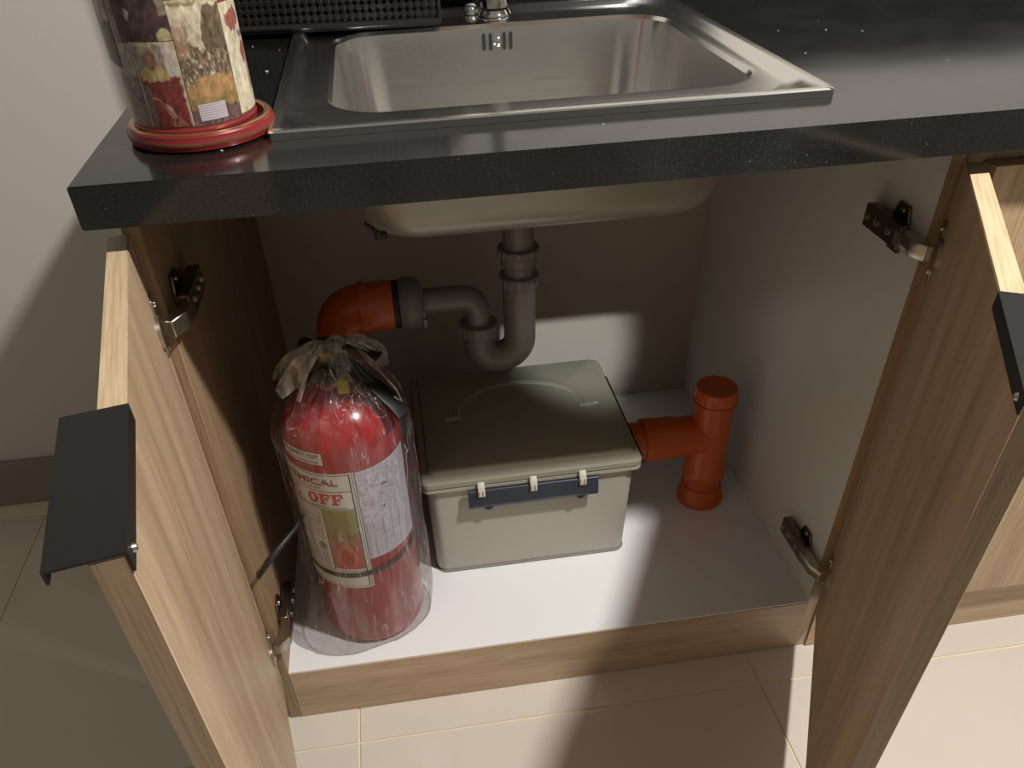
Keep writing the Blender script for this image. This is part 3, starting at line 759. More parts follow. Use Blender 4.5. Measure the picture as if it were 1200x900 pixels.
# ================================================================== FIRE EXTINGUISHER
EC = (0.143, 0.102); ER = 0.073
def extinguisher():
    e = thing('fire_extinguisher', 'red fire extinguisher with printed labels on the white cabinet floor', 'fire extinguisher', (*EC, ZF))
    z = ZF+0.001
    prof = [(0.060, 0), (0.066, 0.002), (0.0705, 0.008), (ER, 0.016), (ER, 0.345)]
    for i in range(1, 13):
        a = PI/2*i/12; prof.append((max(0.017, ER*math.cos(a)), 0.345+0.062*math.sin(a)))
    prof += [(0.017, 0.415)]
    obj('cylinder_body', lathe(B(), prof, (*EC, z), n=72), 'red_paint', e, smooth=60)
    zn = z+0.412
    obj('neck_ring', lathe(B(), [(0.019, 0), (0.019, 0.008), (0.016, 0.010)], (*EC, zn), n=32), 'brass', e)
    v = obj('valve_body', lathe(B(), [(0.0145, 0.008), (0.0145, 0.024), (0.012, 0.028), (0.012, 0.040), (0.008, 0.044)], (*EC, zn), n=28), 'brass', e)
    bm = B(); mm, L = frame_to((EC[0], EC[1]-0.012, zn+0.018), (EC[0]-0.004, EC[1]-0.028, zn+0.018))
    lathe(bm, [(0.011, 0), (0.0125, 0.002), (0.0125, L)], n=24, mat=mm); obj('pressure_gauge', bm, 'rubber', e)
    # lower carrying handle and upper lever reaching forward to the right
    def lever(name, pts, w0, w1, t):
        bm = B(); t_ = bmesh.new(); rows = []
        P_ = [Vector(p) for p in pts]
        for i, p in enumerate(P_):
            d = (P_[min(i+1, len(P_)-1)]-P_[max(i-1, 0)]).normalized(); s = d.cross(Vector((0, 0, 1))).normalized(); u = s.cross(d)
            w = w0+(w1-w0)*i/(len(P_)-1)
            rows.append([t_.verts.new(p+s*w*a+u*t*b) for a, b in ((-1, -1), (-1, 0.6), (-0.8, 1), (0.8, 1), (1, 0.6), (1, -1))])
        for a, b in zip(rows, rows[1:]):
            for k in range(6): t_.faces.new((a[k], a[(k+1) % 6], b[(k+1) % 6], b[k]))
        t_.faces.new(rows[0][::-1]); t_.faces.new(rows[-1]); join(bm, t_)
        return obj(name, bm, 'black_metal', e)
    x, y = EC
    lever('carry_handle', [(x-0.010, y+0.006, zn+0.026), (x+0.018, y-0.006, zn+0.024), (x+0.045, y-0.022, zn+0.006), (x+0.072, y-0.040, zn-0.020), (x+0.080, y-0.046, zn-0.032)], 0.012, 0.011, 0.0024)
    lever('squeeze_lever', [(x-0.012, y+0.008, zn+0.044), (x+0.010, y-0.002, zn+0.050), (x+0.040, y-0.012, zn+0.046), (x+0.062, y-0.022, zn+0.036)], 0.011, 0.009, 0.0024)
    t = obj('yellow_seal', box(B(), x+0.008, x+0.022, y-0.034, y-0.026, zn-0.004, zn+0.016, 0.002, 1), 'yellow', e); t['label'] = 'olive yellow safety seal tag'
    bm = B(); tube(bm, [(x+0.005, y-0.018, zn+0.036), (x+0.004, y-0.030, zn+0.030), (x+0.008, y-0.034, zn+0.018), (x+0.013, y-0.030, zn+0.010)], 0.0012, 8); obj('safety_pin', bm, 'zinc', e)
    # discharge hose: off the valve to the left, down the side to a black nozzle
    pts = [(x-0.010, y+0.006, zn+0.024), (x-0.026, y+0.040, zn+0.026), (x-0.036, y+0.072, zn-0.006), (x-0.040, y+0.082, zn-0.07),
           (x-0.042, y+0.082, zn-0.15), (x-0.042, y+0.080, zn-0.22)]
    sm = []
    for i in range(len(pts)-1):
        p0, p1, p2, p3 = [Vector(pts[max(0, min(len(pts)-1, i+k))]) for k in (-1, 0, 1, 2)]
        for q in range(6):
            s = q/6; sm.append(0.5*((2*p1)+(-p0+p2)*s+(2*p0-5*p1+4*p2-p3)*s*s+(-p0+3*p1-3*p2+p3)*s**3))
    sm.append(Vector(pts[-1]))
    obj('hose', tube(B(), sm, 0.0085, 16), 'rubber', e)
    # black strap round the body, its loose end curling out to the left
    rs = ER+0.0009
    bm = B(); t_ = bmesh.new(); rows = []
    for i in range(73):
        ph = i*5; ca = cyl_pt(EC, rs, ph, 0)
        zc = 0.2585+0.008*math.cos(math.radians(ph-110))
        rows.append((t_.verts.new((ca[0], ca[1], zc-0.0045)), t_.verts.new((ca[0], ca[1], zc+0.0045))))
    for a, b in zip(rows, rows[1:]): t_.faces.new((a[0], b[0], b[1], a[1]))
    join(bm, t_); s = obj('strap', bm, 'strap', e, smooth=60); s['label'] = 'dark rubber strap round the cylinder'
    bm = B(); P_ = [(0.080, 0.060, 0.345), (0.070, 0.034, 0.346), (0.053, 0.010, 0.342), (0.036, -0.003, 0.330), (0.022, -0.010, 0.312)]
    tube(bm, P_, 0.004, 10, scale=[0.0022, 0.0030, 0.0038, 0.0042, 0.0020]); obj('strap_end', bm, 'rubber', s)
    # ---- printed labels
    r1 = ER+0.00025; r2 = ER+0.00045; r3 = ER+0.0006
    la = obj('front_label', cyl_patch(EC, r1, -78, 9.3, 0.229, 0.4295), 'label_white', e); la['label'] = 'white printed front label'
    rl = obj('inspection_label', cyl_patch(EC, r1, 9.8, 76, 0.2805, 0.4280), 'label_lilac', e); rl['label'] = 'pale lilac label of small print'
    ts = obj('test_sticker', cyl_patch(EC, r1, -66, -17, 0.4425, 0.4600), 'label_white', e); ts['label'] = 'small white test sticker'
    cyl_text('lettering', ts, '100% SAFETY-TEST', EC, r2, -43, 0.4545, 46, 0.0058, 'ink_black', 0.02)
    cyl_text('lettering', ts, 'INSPECTED GUARANTEED', EC, r2, -42, 0.4462, 42, 0.0030, 'ink_black', 0.01)
    def bar(p0, p1, z0, z1, mat, r=r2, par=la, nm='print_line'):
        return obj(nm, cyl_patch(EC, r, p0, p1, z0, z1), mat, par, smooth=0)
    # frame lines
    bm = B()
    def badd(p0, p1, z0, z1, r=r2):
        t0 = cyl_patch(EC, r, p0, p1, z0, z1); join(bm, t0)
    w = 0.0009; dw = 0.7
    badd(-77, 4.9, 0.4262, 0.4262+w); badd(-77, 4.9, 0.4005, 0.4005+w); badd(-77, 4.9, 0.3712, 0.3712+w)
    badd(4.3, 4.9+dw*.6, 0.232, 0.4271); badd(-77, 4.9, 0.232, 0.232+w*.8)
    badd(-29.6, -28.9, 0.262, 0.3712); badd(-77, 4.9, 0.2615, 0.2615+w*.8)
    badd(7.4, 7.9, 0.229, 0.4295); badd(-72, -2, 0.3745, 0.3752)
    obj('frame_line', bm, 'ink_black', la, smooth=0)
    cyl_text('lettering', la, 'DRY CHEMICAL', EC, r3, -60, 0.4155, 107, 0.0102, 'ink_maroon', 0.025)
    cyl_text('lettering', la, 'FOR ALL TYPES OF FIRE', EC, r3, -47, 0.4060, 46, 0.0036, 'ink_red', 0.01)
    # slab serif capitals of the large red words, one letter at a time
    def slab(ch, p0, p1, z0, z1):
        bm = B(); W_, H_ = p1-p0, z1-z0
        def q(u0, u1, v0, v1): join(bm, cyl_patch(EC, r3, p0+u0*W_, p0+u1*W_, z0+v0*H_, z0+v1*H_))
        if ch == 'O':
            n = 28
            for k in range(n):
                vs = []
                for f, an in ((1, k), (1, k+1), (0, k+1), (0, k)):
                    a_ = 2*PI*an/n; ru, rv = (0.5, 0.5) if f else (0.20, 0.33)
                    vs.append(bm.verts.new(cyl_pt(EC, r3, p0+W_*(0.5+ru*math.cos(a_)), z0+H_*(0.5+rv*math.sin(a_)))))
                bm.faces.new(vs)
        else:
            q(0.14, 0.46, 0.13, 0.87); q(0, 0.62, 0, 0.13)
            if ch in 'FE':
                q(0, 1, 0.87, 1); q(0.86, 1, 0.60, 0.87); q(0.46, 0.70, 0.44, 0.56); q(0.66, 0.76, 0.32, 0.70)
                if ch == 'E': q(0.62, 1, 0, 0.13); q(0.86, 1, 0.13, 0.42)
            if ch == 'I': q(0, 0.62, 0.87, 1)
            if ch == 'R': q(0, 0.85, 0.87, 1); q(0.70, 0.98, 0.54, 0.90); q(0.46, 0.85, 0.43, 0.54); q(0.66, 0.92, 0.06, 0.44); q(0.70, 1.05, 0, 0.12)
        obj('letter', bm, 'ink_red', la, smooth=0)
    for ch, p0 in (('F', -99), ('I', -87), ('R', -78.5), ('E', -65.5), ('O', -41.5), ('F', -29), ('F', -16.5)):
        slab(ch, p0, p0+11.5, 0.3795+0.0004*0, 0.3970)
    cyl_text('lettering', la, 'STORED PRESSURE TYPE', EC, r3, -42, 0.3755, 42, 0.0028, 'ink_grey', 0.01)
    def grad(u, v):
        # green at the top, through olive, to orange red
        n = 0.04*math.sin(40*u+17*v)+0.03*math.sin(90*v)
        k = min(1, max(0, (v-0.30)/0.42+n))
        a, b, c = (0.40, 0.07, 0.03), (0.33, 0.17, 0.05), (0.28, 0.27, 0.09)
        m = [a[i]*(1-2*k)+b[i]*2*k for i in range(3)] if k < .5 else [b[i]*(2-2*k)+c[i]*(2*k-1) for i in range(3)]
        if 0.52 < v < 0.60 and abs(u-0.5) < 0.36 and int(u*30) % 3: m = [x*0.7 for x in m]
        if v < 0.45 and abs(math.hypot((u-0.5)*1.1, (v-0.2)*1.6)-0.30) < 0.05: m = [min(1, x*1.25+0.05) for x in m]
        return m
    print_patch('picture_panel', la, EC, r2, -28.6, 4.0, 0.2655, 0.3700, grad, 24, 50)['label'] = 'printed panel fading from olive green to orange'
    rnd = random.Random(11); bm = B()
    zz = 0.366
    while zz > 0.268:
        p = -76
        while p < -34:
            L_ = rnd.uniform(2, 6)
            if not (-48 < p+L_ and 0.289 < zz < 0.316): badd2 = join(bm, cyl_patch(EC, r2, p, min(p+L_, -33), zz, zz+0.0012))
            p += L_+rnd.uniform(0.8, 1.6)
        zz -= rnd.choice((0.0028, 0.0028, 0.0045))
    o = obj('small_print', bm, 'ink_grey', la, smooth=0); o['kind'] = 'stuff'
    bm = B(); n = 20
    for k in range(n):
        for rr0, rr1 in ((0.0062, 0.0050),):
            a, b = 2*PI*k/n, 2*PI*(k+1)/n
            q = []
            for rr, an in ((rr0, a), (rr0, b), (rr1, b), (rr1, a)):
                q.append(bm.verts.new(cyl_pt(EC, r3, -38+math.degrees(rr*math.cos(an)/ER), 0.3025+rr*math.sin(an))))
            bm.faces.new(q)
    obj('round_mark', bm, 'ink_black', la, smooth=0)
    cyl_text('round_mark_letter', la, 'Q', EC, r3, -38, 0.3025, 5, 0.0065, 'ink_black', 0.04)
    bm = B(); zz = 0.422; row = 0
    while zz > 0.284:
        p = 12; dense = zz < 0.345
        while p < 74:
            L_ = rnd.uniform(1.5, 3.2) if dense else rnd.uniform(3, 9)
            if dense and row % 2 == 0: L_ = 62 if rnd.random() < .25 else L_
            if (dense or p > 30 or rnd.random() < .5) and p+L_ < 76: join(bm, cyl_patch(EC, r2, p, p+L_, zz, zz+(0.0004 if dense else 0.0008)))
            p += L_+(1.6 if dense else rnd.uniform(1.5, 4))
        zz -= 0.0026 if dense else 0.0040; row += 1
    for p in (12, 19, 30, 40, 50, 62): join(bm, cyl_patch(EC, r2, p, p+0.35, 0.284, 0.345))
    join(bm, cyl_patch(EC, r2, 9.9, 10.6, 0.2815, 0.4270))
    o = obj('small_print', bm, 'ink_purple', rl, smooth=0); o['kind'] = 'stuff'
    bm = B()
    for p, z_, l_ in ((34, 0.3945, 8), (33, 0.381, 2), (33.5, 0.360, 2)): join(bm, cyl_patch(EC, r3, p, p+l_, z_, z_+0.0018))
    obj('bold_print', bm, 'ink_black', rl, smooth=0)
M['strap'] = plain('dark_strap', (0.05, 0.05, 0.042), 0.5)
extinguisher()
def bag():
    """clear bag pulled over the extinguisher, gathered in a knot at the valve"""
    rnd = random.Random(5)
    x, y = EC; K = (x+0.012, y-0.006)
    prof = [(0.1062, 0.97, 0.0), (0.1085, 1.02, 0.001), (0.118, 1.05, 0.003), (0.15, 1.06, 0.0045), (0.22, 1.06, 0.004), (0.30, 1.07, 0.003), (0.40, 1.07, 0.003), (0.455, 1.09, 0.003),
            (0.480, 1.03, 0.004), (0.505, 0.84, 0.006), (0.522, 0.60, 0.007), (0.538, 0.42, 0.006), (0.551, 0.27, 0.004), (0.560, 0.16, 0.002), (0.566, 0.12, 0.001)]
    n = 144; ph = [rnd.uniform(0, 6.28) for _ in range(8)]
    zs = []
    for (a, b) in zip(prof, prof[1:]):
        m = max(1, int((b[0]-a[0])/0.006))
        for i in range(m): s = i/m; zs.append(tuple(a[k]+(b[k]-a[k])*s for k in range(3)))
    zs.append(prof[-1])
    t = bmesh.new(); rows = []
    for z, f, amp in zs:
        row = []; k = max(0, min(1, (z-0.46)/0.10)); low = max(0, 1-(z-0.105)/0.17)
        for i in range(n):
            a = 2*PI*i/n
            r = ER*f
            # broad pleats that tighten towards the knot, slanting as they climb
            w = 0.55*math.sin(9*a+ph[0]+14*z)+0.35*math.sin(17*a+ph[1]-22*z)+0.28*math.sin(31*a+ph[2]+9*z)+0.2*math.sin(5*a+60*z+ph[3])
            w = abs(w)**0.8*(1 if w > 0 else -0.4)
            r += amp*w
            # slack plastic standing out at the lower left and right of the cylinder
            left = max(0, math.cos(a-math.radians(206)))**3; right = max(0, math.cos(a+math.radians(5)))**4
            r += low*0.044*left*(0.85+0.15*math.sin(25*z+ph[4])) + (1-k)*0.009*right + (0.25 < z < 0.5)*0.004*left
            r = max(r, (ER+0.0016) if z < 0.45 and f > 1.0 else 0.005)
            cx = x+(K[0]-x)*k; cy = y+(K[1]-y)*k
            px, py = cx+r*math.cos(a), cy+r*math.sin(a)
            px = max(px, 0.0185)
            row.append(t.verts.new((px, py, z)))
        rows.append(row)
    for a, b in zip(rows, rows[1:]):
        for i in range(n): t.faces.new((a[i], a[(i+1) % n], b[(i+1) % n], b[i]))
    bm = B(); join(bm, t)
    g = thing('plastic_bag', 'clear crinkled plastic bag wrapped over the red fire extinguisher, knotted on top', 'plastic bag', (x, y, ZF))
    obj('bag_body', bm, 'film', g, smooth=80)
    # gathered neck of the bag: tight opaque pleats running up into the knot
    t = bmesh.new(); rows = []
    for j in range(15):
        q = j/14; zz = 0.524+0.042*q; rr = 0.013*(1-q)**1.2+0.0085; row = []
        cx, cy = x+0.006+(K[0]-x-0.004)*q, y-0.018*(1-q)+(K[1]-y)*q
        for i in range(60):
            a = 2*PI*i/60; w = math.sin(13*a+3*q)+0.6*math.sin(23*a-5*q+1)
            row.append(t.verts.new((cx+rr*(1+0.13*w)*math.cos(a), cy+rr*0.8*(1+0.13*w)*math.sin(a), zz+0.002*math.sin(7*a))))
        rows.append(row)
    for a, b in zip(rows, rows[1:]):
        for i in range(60): t.faces.new((a[i], a[(i+1) % 60], b[(i+1) % 60], b[i]))
    bm = B(); join(bm, t); obj('gathered_neck', bm, 'film_thick', g, smooth=80)
    # the knot and the loose ends fanning out from it
    kx, ky, kz = K[0]+0.002, K[1]-0.002, 0.568
    bm = B(); t = bmesh.new(); bmesh.ops.create_icosphere(t, subdivisions=3, radius=0.012)
    for v in t.verts:
        v.co *= 1+0.18*math.sin(9*math.atan2(v.co.y, v.co.x)+v.co.z*300); v.co.z *= 0.8
    join(bm, t, Matrix.Translation((kx, ky, kz)))
    obj('knot', bm, 'film_thick', g, smooth=80)
    def tail(ang0, ang1, L, drop, lift, seed):
        rr = random.Random(seed); t = bmesh.new(); rows = []; nu, nv = 22, 12
        for j in range(nv+1):
            s = j/nv; row = []
            for i in range(nu+1):
                a = math.radians(ang0+(ang1-ang0)*i/nu)
                rad = 0.006+L*s*(0.85+0.15*math.sin(5*i/nu*PI+seed))
                zz = kz+0.003+lift*s-drop*s*s+0.006*s*math.sin(i*1.3+seed)+0.004*s*math.sin(i*2.9+7*s)
                row.append(t.verts.new((max(0.019, kx+rad*math.cos(a)), ky+rad*math.sin(a), zz)))
            rows.append(row)
        for a_, b_ in zip(rows, rows[1:]):
            for i in range(nu): t.faces.new((a_[i], a_[i+1], b_[i+1], b_[i]))
        bm = B(); join(bm, t); return obj('loose_end', bm, 'film_thick', g, smooth=80)
    tail(-35, 25, 0.052, 0.040, 0.014, 2)
    tail(165, 235, 0.075, 0.048, 0.010, 5)
    # narrow folded strip hanging towards the right
    bm = B(); tube(bm, [(kx+0.045, ky-0.020, kz-0.030), (kx+0.062, ky-0.030, kz-0.052), (kx+0.066, ky-0.034, kz-0.066), (kx+0.058, ky-0.034, kz-0.058)], 0.0012, 6)
    obj('fold', bm, 'film_thick', g)
bag()

# ================================================================== TIN
TC = (0.0746, 0.0707); TR = 0.0526
def tin():
    t = thing('tin_canister', 'tall round tin covered in old photo prints standing in a red lid', 'tin', (*TC, TOPZ))
    z = TOPZ+0.0005; LC = (0.0775, 0.0726)
    k = 0.974
    def sc(p): return [(a*k, b*k) for a, b in p]
    lid = obj('lid', lathe(B(), sc([(0.060, 0), (0.0655, 0.0015), (0.0665, 0.005), (0.0665, 0.0085), (0.0652, 0.0105), (0.0652, 0.0125), (0.0640, 0.0140),
                                 (0.0600, 0.0145), (0.0575, 0.0135), (0.0570, 0.0060), (0.0540, 0.0040)]), (*LC, z), n=72), 'tin_red', t, smooth=35)
    lid['label'] = 'red and gold tin lid under the canister'
    obj('gold_band', lathe(B(), sc([(0.0667, 0.0050), (0.0669, 0.0055), (0.0669, 0.0080), (0.0667, 0.0085)]), (*LC, z), n=72, cap0=False, cap1=False), 'tin_brown', lid)
    obj('gold_rim', lathe(B(), sc([(0.0636, 0.0143), (0.0615, 0.0150), (0.0590, 0.0150), (0.0576, 0.0140)]), (*LC, z), n=72, cap0=False, cap1=False), 'tin_gold', lid)
    z2 = z+0.0045
    obj('body', lathe(B(), [(0.0511, 0), (TR-0.0002, 0.001), (TR-0.0002, 0.205), (0.0505, 0.207)], (*TC, z2), n=72), 'tin_body', t, smooth=35)
    obj('bottom_bead', lathe(B(), [(TR, 0.0085), (TR+0.0010, 0.0095), (TR+0.0010, 0.0115), (TR, 0.0125)], (*TC, z2), n=72, cap0=False, cap1=False), 'tin_red', t)
    rnd = np.random.RandomState(4); NZ = rnd.rand(64, 64)
    def nz(u, v, s=24):
        i, j = u*s, v*s; a, b = int(i) % 64, int(j) % 64; fu, fv = i-int(i), j-int(j)
        return (NZ[a, b]*(1-fu)*(1-fv)+NZ[(a+1) % 64, b]*fu*(1-fv)+NZ[a, (b+1) % 64]*(1-fu)*fv+NZ[(a+1) % 64, (b+1) % 64]*fu*fv)
    mix = lambda a, b, k: [a[i]*(1-k)+b[i]*k for i in range(3)]
    CR = (0.62, 0.50, 0.34); DK = (0.045, 0.028, 0.024); BR = (0.20, 0.10, 0.055); PK = (0.36, 0.26, 0.23)
    def grain(fn):
        def g(u, v):
            a = nz(u, v, 41.3)*0.4+nz(v+.37, u+.11, 23)*0.35+nz(u+.7, v+.2, 9)*0.25; du = (nz(v, u, 19)-.5)*0.05; return [min(1, max(0, x*(0.22+1.1*a))) for x in fn(u+du, v+(nz(u+.5, v, 17)-.5)*0.05)]
        return g
    def sitter(u, v):          # seated figure in a red dress and pale shawl
        n = nz(u, v); c = mix((0.40, 0.33, 0.26), (0.22, 0.14, 0.11), n*0.7)
        if u < 0.05 or u > 0.94 or v > 0.965: return [0.48, 0.40, 0.27]
        if u > 0.72 and v > 0.52: c = [0.50, 0.43, 0.36]
        if v < 0.60: c = mix((0.16, 0.02, 0.02), (0.26, 0.06, 0.05), n)
        if v < 0.50 and u < 0.22: c = mix((0.20, 0.15, 0.12), (0.28, 0.2, 0.15), n)
        if ((u-0.42)/0.33)**2+((v-0.58)/0.17)**2 < 1 and v > 0.56: c = mix((0.46, 0.34, 0.13), (0.56, 0.44, 0.20), n)
        if ((u-0.40)/0.155)**2+((v-0.80)/0.105)**2 < 1: c = mix((0.24, 0.10, 0.06), (0.30, 0.15, 0.10), n)
        if ((u-0.38)/0.10)**2+((v-0.78)/0.07)**2 < 1: c = [0.34, 0.17, 0.11]
        if abs(v-(0.36-0.5*(u-0.25)**2*4)) < 0.02 and 0.12 < u < 0.6: c = [0.42, 0.22, 0.15]
        if 0.10 < v < 0.28 and abs(u-0.55-(0.28-v)*0.6) < 0.03: c = [0.48, 0.30, 0.24]
        if v < 0.12 and n > 0.55: c = [0.30, 0.12, 0.08]
        return c
    def garden(u, v):          # flowers, tree and a sandy roof under a pale sky
        n = nz(u, v, 30); n2 = nz(u+.3, v+.2, 46)
        c = mix((0.56, 0.47, 0.30), (0.66, 0.58, 0.42), nz(u, v, 6))
        if v > 0.965: return [0.30, 0.22, 0.10] if v < 0.985 else [0.55, 0.47, 0.28]
        tree = 0.62+0.12*math.sin(7*v)
        if u > tree and 0.40 < v < 0.93: c = mix((0.06, 0.05, 0.035), (0.22, 0.16, 0.09), n)
        if v < 0.66-0.15*u+0.10*n: c = mix((0.10, 0.065, 0.04), (0.46, 0.34, 0.20), n2*n2)
        if u < 0.24 and v > 0.55 and v < 0.80: c = mix(c, (0.36, 0.22, 0.12), 0.7)
        if n2 > 0.72 and 0.30 < v < 0.60 and u < 0.75: c = [0.60, 0.50, 0.40]
        if 0.235 < v < 0.345+0.06*math.sin(3*u): c = mix((0.46, 0.25, 0.11), (0.40, 0.24, 0.10), n)
        if 0.135 < v < 0.235: c = mix((0.26, 0.17, 0.055), (0.34, 0.23, 0.08), n)
        if v < 0.135: c = mix((0.10, 0.055, 0.055), (0.24, 0.13, 0.12), n)
        return c
    def dark(u, v):            # dark scene with a pale dog
        n = nz(u, v, 14); c = mix((0.035, 0.022, 0.025), (0.12, 0.07, 0.07), n)
        if ((u-0.45)/0.30)**2+((v-1.0)/0.16)**2 < 1: c = [0.50, 0.44, 0.38]
        if ((u-0.28)/0.05)**2+((v-0.40)/0.09)**2 < 1: c = [0.46, 0.36, 0.34]
        if ((u-0.86)/0.13)**2+((v-0.04)/0.13)**2 < 1: c = [0.50, 0.42, 0.20]
        if u > 0.86 and 0.35 < v < 0.6: c = mix(c, (0.40, 0.32, 0.22), 0.6)
        return c
    def crowd(u, v):
        n = nz(u, v, 16); n2 = nz(u+.4, v, 34); c = mix((0.12, 0.09, 0.085), (0.44, 0.37, 0.33), (n*n2)**0.6)
        if v < 0.30: c = mix(c, (0.34, 0.27, 0.24), 0.5)
        if v > 0.62: c = mix(c, (0.46, 0.40, 0.37), 0.5)
        return c
    def strip(u, v):           # cream strip with red fruit
        n = nz(u, v, 30); c = mix((0.62, 0.55, 0.37), (0.68, 0.61, 0.44), n)
        if ((u-0.45)/0.34)**2+((v-0.84)/0.10)**2 < 1: c = mix((0.30, 0.08, 0.06), (0.42, 0.14, 0.11), n)
        if ((u-0.72)/0.20)**2+((v-0.53)/0.10)**2 < 1: c = [0.34, 0.09, 0.07]
        if u > 0.72 and 0.16 < v < 0.45: c = mix((0.36, 0.16, 0.12), (0.5, 0.3, 0.22), n)
        if u > 0.6 and 0.66 < v < 0.72: c = [0.2, 0.18, 0.16]
        return c
    r = TR+0.0003
    zb = 0.8332
    nm = 'photo_print'
    def pp(p0, p1, za, z1, fn, nu, nv, lab, rr=r):
        o = print_patch(nm, t, TC, rr, p0, p1, za, z1, fn if nu == 30 else grain(fn), nu*2, nv*2, 0 if nu == 30 else 3); o['label'] = lab; return o
    pp(-33, 8.5, zb, 0.8980, sitter, 44, 70, 'print of a seated figure in red with a pale shawl')
    pp(9.2, 57.5, zb-0.001, 0.9257, garden, 60, 100, 'print of flowers, a tree and a sandy roof')
    pp(-40, 9.0, 0.8985, 0.9475, dark, 44, 50, 'dark brown print with a pale shape at its top')
    pp(57.0, 96, zb+0.001, 0.9185, strip, 40, 80, 'cream strip with red fruit', r+0.0003)
    pp(-100, -33.5, zb, 0.897, crowd, 60, 60, 'faded grey pink print')
    pp(-100, -40.5, 0.8975, 0.962, crowd, 60, 60, 'grey print above the faded one')
    pp(-40, 10.0, 0.948, 1.014, garden, 50, 60, 'print near the top of the tin')
    pp(10.5, 100, 0.926, 1.014, crowd, 70, 60, 'sepia print near the top right')
    # caption block of tiny lines
    def cap(u, v): return [0.50, 0.44, 0.46] if int(v*14) % 2 else [0.34, 0.29, 0.33]
    pp(15, 41, 0.8358, 0.8490, cap, 30, 14, 'small white caption block', r+0.0003)
    # corner of a dark print curling away from the tin on the left
    me = bpy.data.meshes.new('peeling_print'); vs, fs, cols = [], [], []; inv = WM[t.name].inverted(); nu, nv = 20, 30
    for j in range(nv+1):
        for i in range(nu+1):
            q = i/nu; vs.append(inv @ Vector(cyl_pt(TC, TR+0.0008+0.0075*q*q, -52-44*q, 0.8770+0.085*j/nv+0.004*q)))
    for j in range(nv):
        for i in range(nu):
            a_ = j*(nu+1)+i; fs.append((a_, a_+nu+1, a_+nu+2, a_+1)); u, v = i/nu, j/nv; n = nz(u, v, 12)
            c = mix((0.40, 0.34, 0.32), (0.20, 0.15, 0.14), n)
            if u > 0.55 or v < 0.30+0.2*n: c = mix((0.02, 0.014, 0.014), (0.07, 0.05, 0.045), n)
            cols.append(c)
    me.from_pydata(vs, [], fs); at = me.color_attributes.new('print', 'FLOAT_COLOR', 'CORNER')
    arr = np.ones((len(fs), 4, 4), np.float32); arr[:, :, :3] = np.array(cols, np.float32)[:, None, :]; at.data.foreach_set('color', arr.ravel())
    o = link('peeling_print', me, t, mat='print'); o['label'] = 'grey and black print peeling off at the left'
    sm_ = o.modifiers.new('thick', 'SOLIDIFY'); sm_.thickness = 0.0004
    # worn lettering on the inside of the lid rim
    cyl_text('rim_lettering', lid, 'CONCERTO', LC, 0.0626, -8, z+0.0125, 34, 0.0016, 'ink_maroon', 0.02)
M['tin_brown'] = plain('worn_red_brown_tinplate', (0.20, 0.07, 0.035), 0.3, 0.3, scale=60, var=0.3)
M['tin_body'] = plain('tin_body_maroon', (0.22, 0.05, 0.04), 0.35, 0.2)
tin()

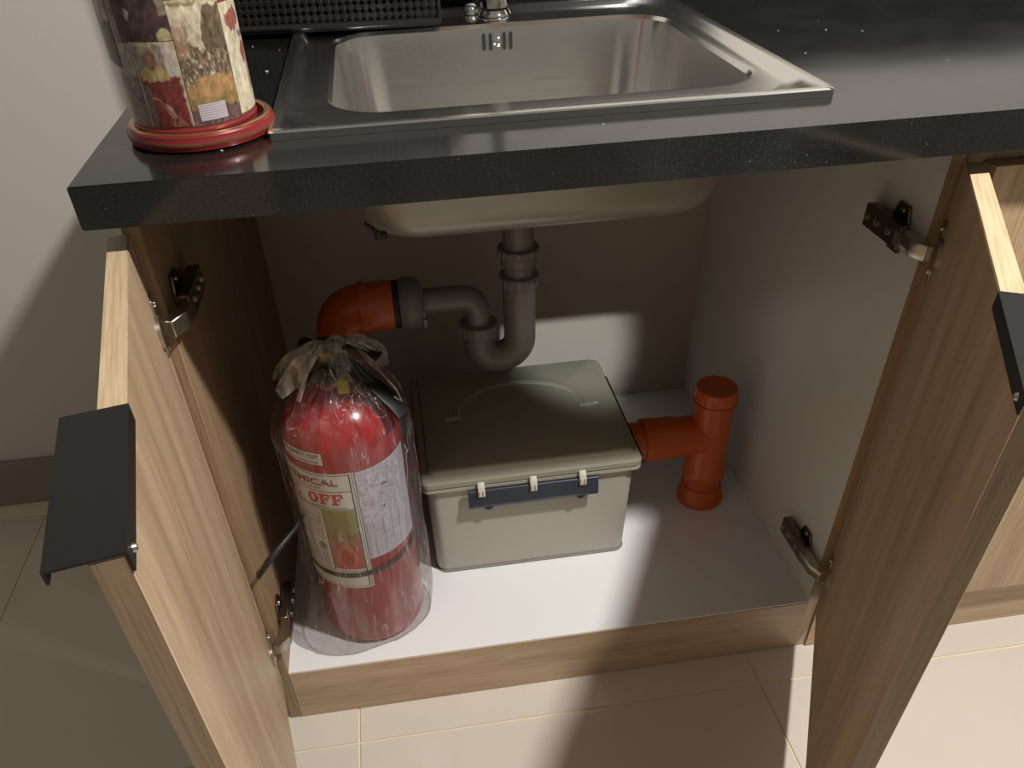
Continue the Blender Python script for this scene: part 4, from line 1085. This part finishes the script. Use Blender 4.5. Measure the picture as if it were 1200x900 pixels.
# ================================================================== DISH BASKET
def basket():
    b = thing('mesh_basket', 'black perforated metal basket behind the sink, beside the tin', 'basket', (0.19, 0.50, TOPZ))
    x0, x1, y0, y1, z0, z1 = 0.002, 0.3286, 0.437, 0.560, TOPZ+0.0075, 0.985
    def sheet(p0, ux, L, slope, nm, z0=z0+0.006):
        """perforated sheet: staggered square holes; p0 corner, ux unit direction along it"""
        cell = 0.0092; nu = int(L/cell); nv = int((z1-z0)/cell); cell_u = L/nu; cell_v = (z1-z0)/nv
        vs, fs = [], []; n = Vector((-ux[1], ux[0], 0))
        def P(u, v):
            off = slope*0.0002
            return Vector((p0[0]+ux[0]*u, p0[1]+ux[1]*u, z0+v)) - n*off
        def quad(a, b, c, d):
            k = len(vs); vs.extend((a, b, c, d)); fs.append((k, k+1, k+2, k+3))
        h = 0.37
        for i in range(nu):
            for j in range(nv):
                u0, v0 = i*cell_u, j*cell_v; u1, v1 = u0+cell_u, v0+cell_v; um, vm = (u0+u1)/2, (v0+v1)/2
                # diamond hole
                hu, hv = cell_u*h, cell_v*h
                q = [P(u0, v0), P(um, v0), P(u1, v0), P(u1, vm), P(u1, v1), P(um, v1), P(u0, v1), P(u0, vm)]
                d = [P(um, vm-hv), P(um+hu, vm), P(um, vm+hv), P(um-hu, vm)]
                quad(q[0], q[1], d[0], d[3]); quad(q[1], q[2], d[1], d[0]); quad(q[2], q[3], d[1], d[1]) if False else None
                quad(q[2], q[4], d[2], d[1]); quad(q[4], q[6], d[3], d[2]); 
                k = len(vs); vs.extend((q[6], q[0], d[3])); fs.append((k, k+1, k+2))
        me = bpy.data.meshes.new(nm); inv = WM[b.name].inverted(); me.from_pydata([inv @ v for v in vs], [], fs)
        bm = bmesh.new(); bm.from_mesh(me); bmesh.ops.remove_doubles(bm, verts=bm.verts, dist=0.0002)
        bmesh.ops.solidify(bm, geom=bm.faces[:], thickness=0.0008); bm.to_mesh(me); bm.free()
        o = link(nm, me, b, mat='mesh_black'); return o
    o = sheet((x0, y0+0.030), (math.cos(-0.10), math.sin(-0.10)), 0.328, 1, 'perforated_front'); o['label'] = 'front sheet with rows of small diamond holes'
    o = sheet((x1-0.002, y0-0.004), (0, 1), 0.110, 0, 'perforated_side')
    o = sheet((x0, y1), (0, -1), 0.08, 0, 'perforated_side')
    o = sheet((x0, y1), (1, 0), x1-x0, 0, 'perforated_back')
    ya = y0+0.030; yb = ya+0.328*math.sin(-0.10)
    obj('base_plate', prism(B(), [(x0, ya), (x1-0.002, yb), (x1-0.002, y1), (x0, y1)], 'z', TOPZ+0.0066, TOPZ+0.0095), 'mesh_black', b)
    bm = B()
    tube(bm, [(x0, ya, TOPZ+0.0125), (x1-0.002, yb, TOPZ+0.0125)], 0.004, 12)
    tube(bm, [(x1-0.002, yb-0.0005, TOPZ+0.0105), (x1-0.002, yb-0.0005, z1)], 0.0022, 10)
    tube(bm, [(x1-0.002, yb, TOPZ+0.011), (x1-0.002, y1, TOPZ+0.011)], 0.003, 10)
    obj('bottom_frame', bm, 'mesh_black', b)
    bm = B(); tube(bm, [(x0, ya, z1), (x1, yb, z1), (x1, y1, z1), (x0, y1, z1), (x0, ya, z1)], 0.0035, 10)
    obj('top_frame', bm, 'mesh_black', b)
basket()
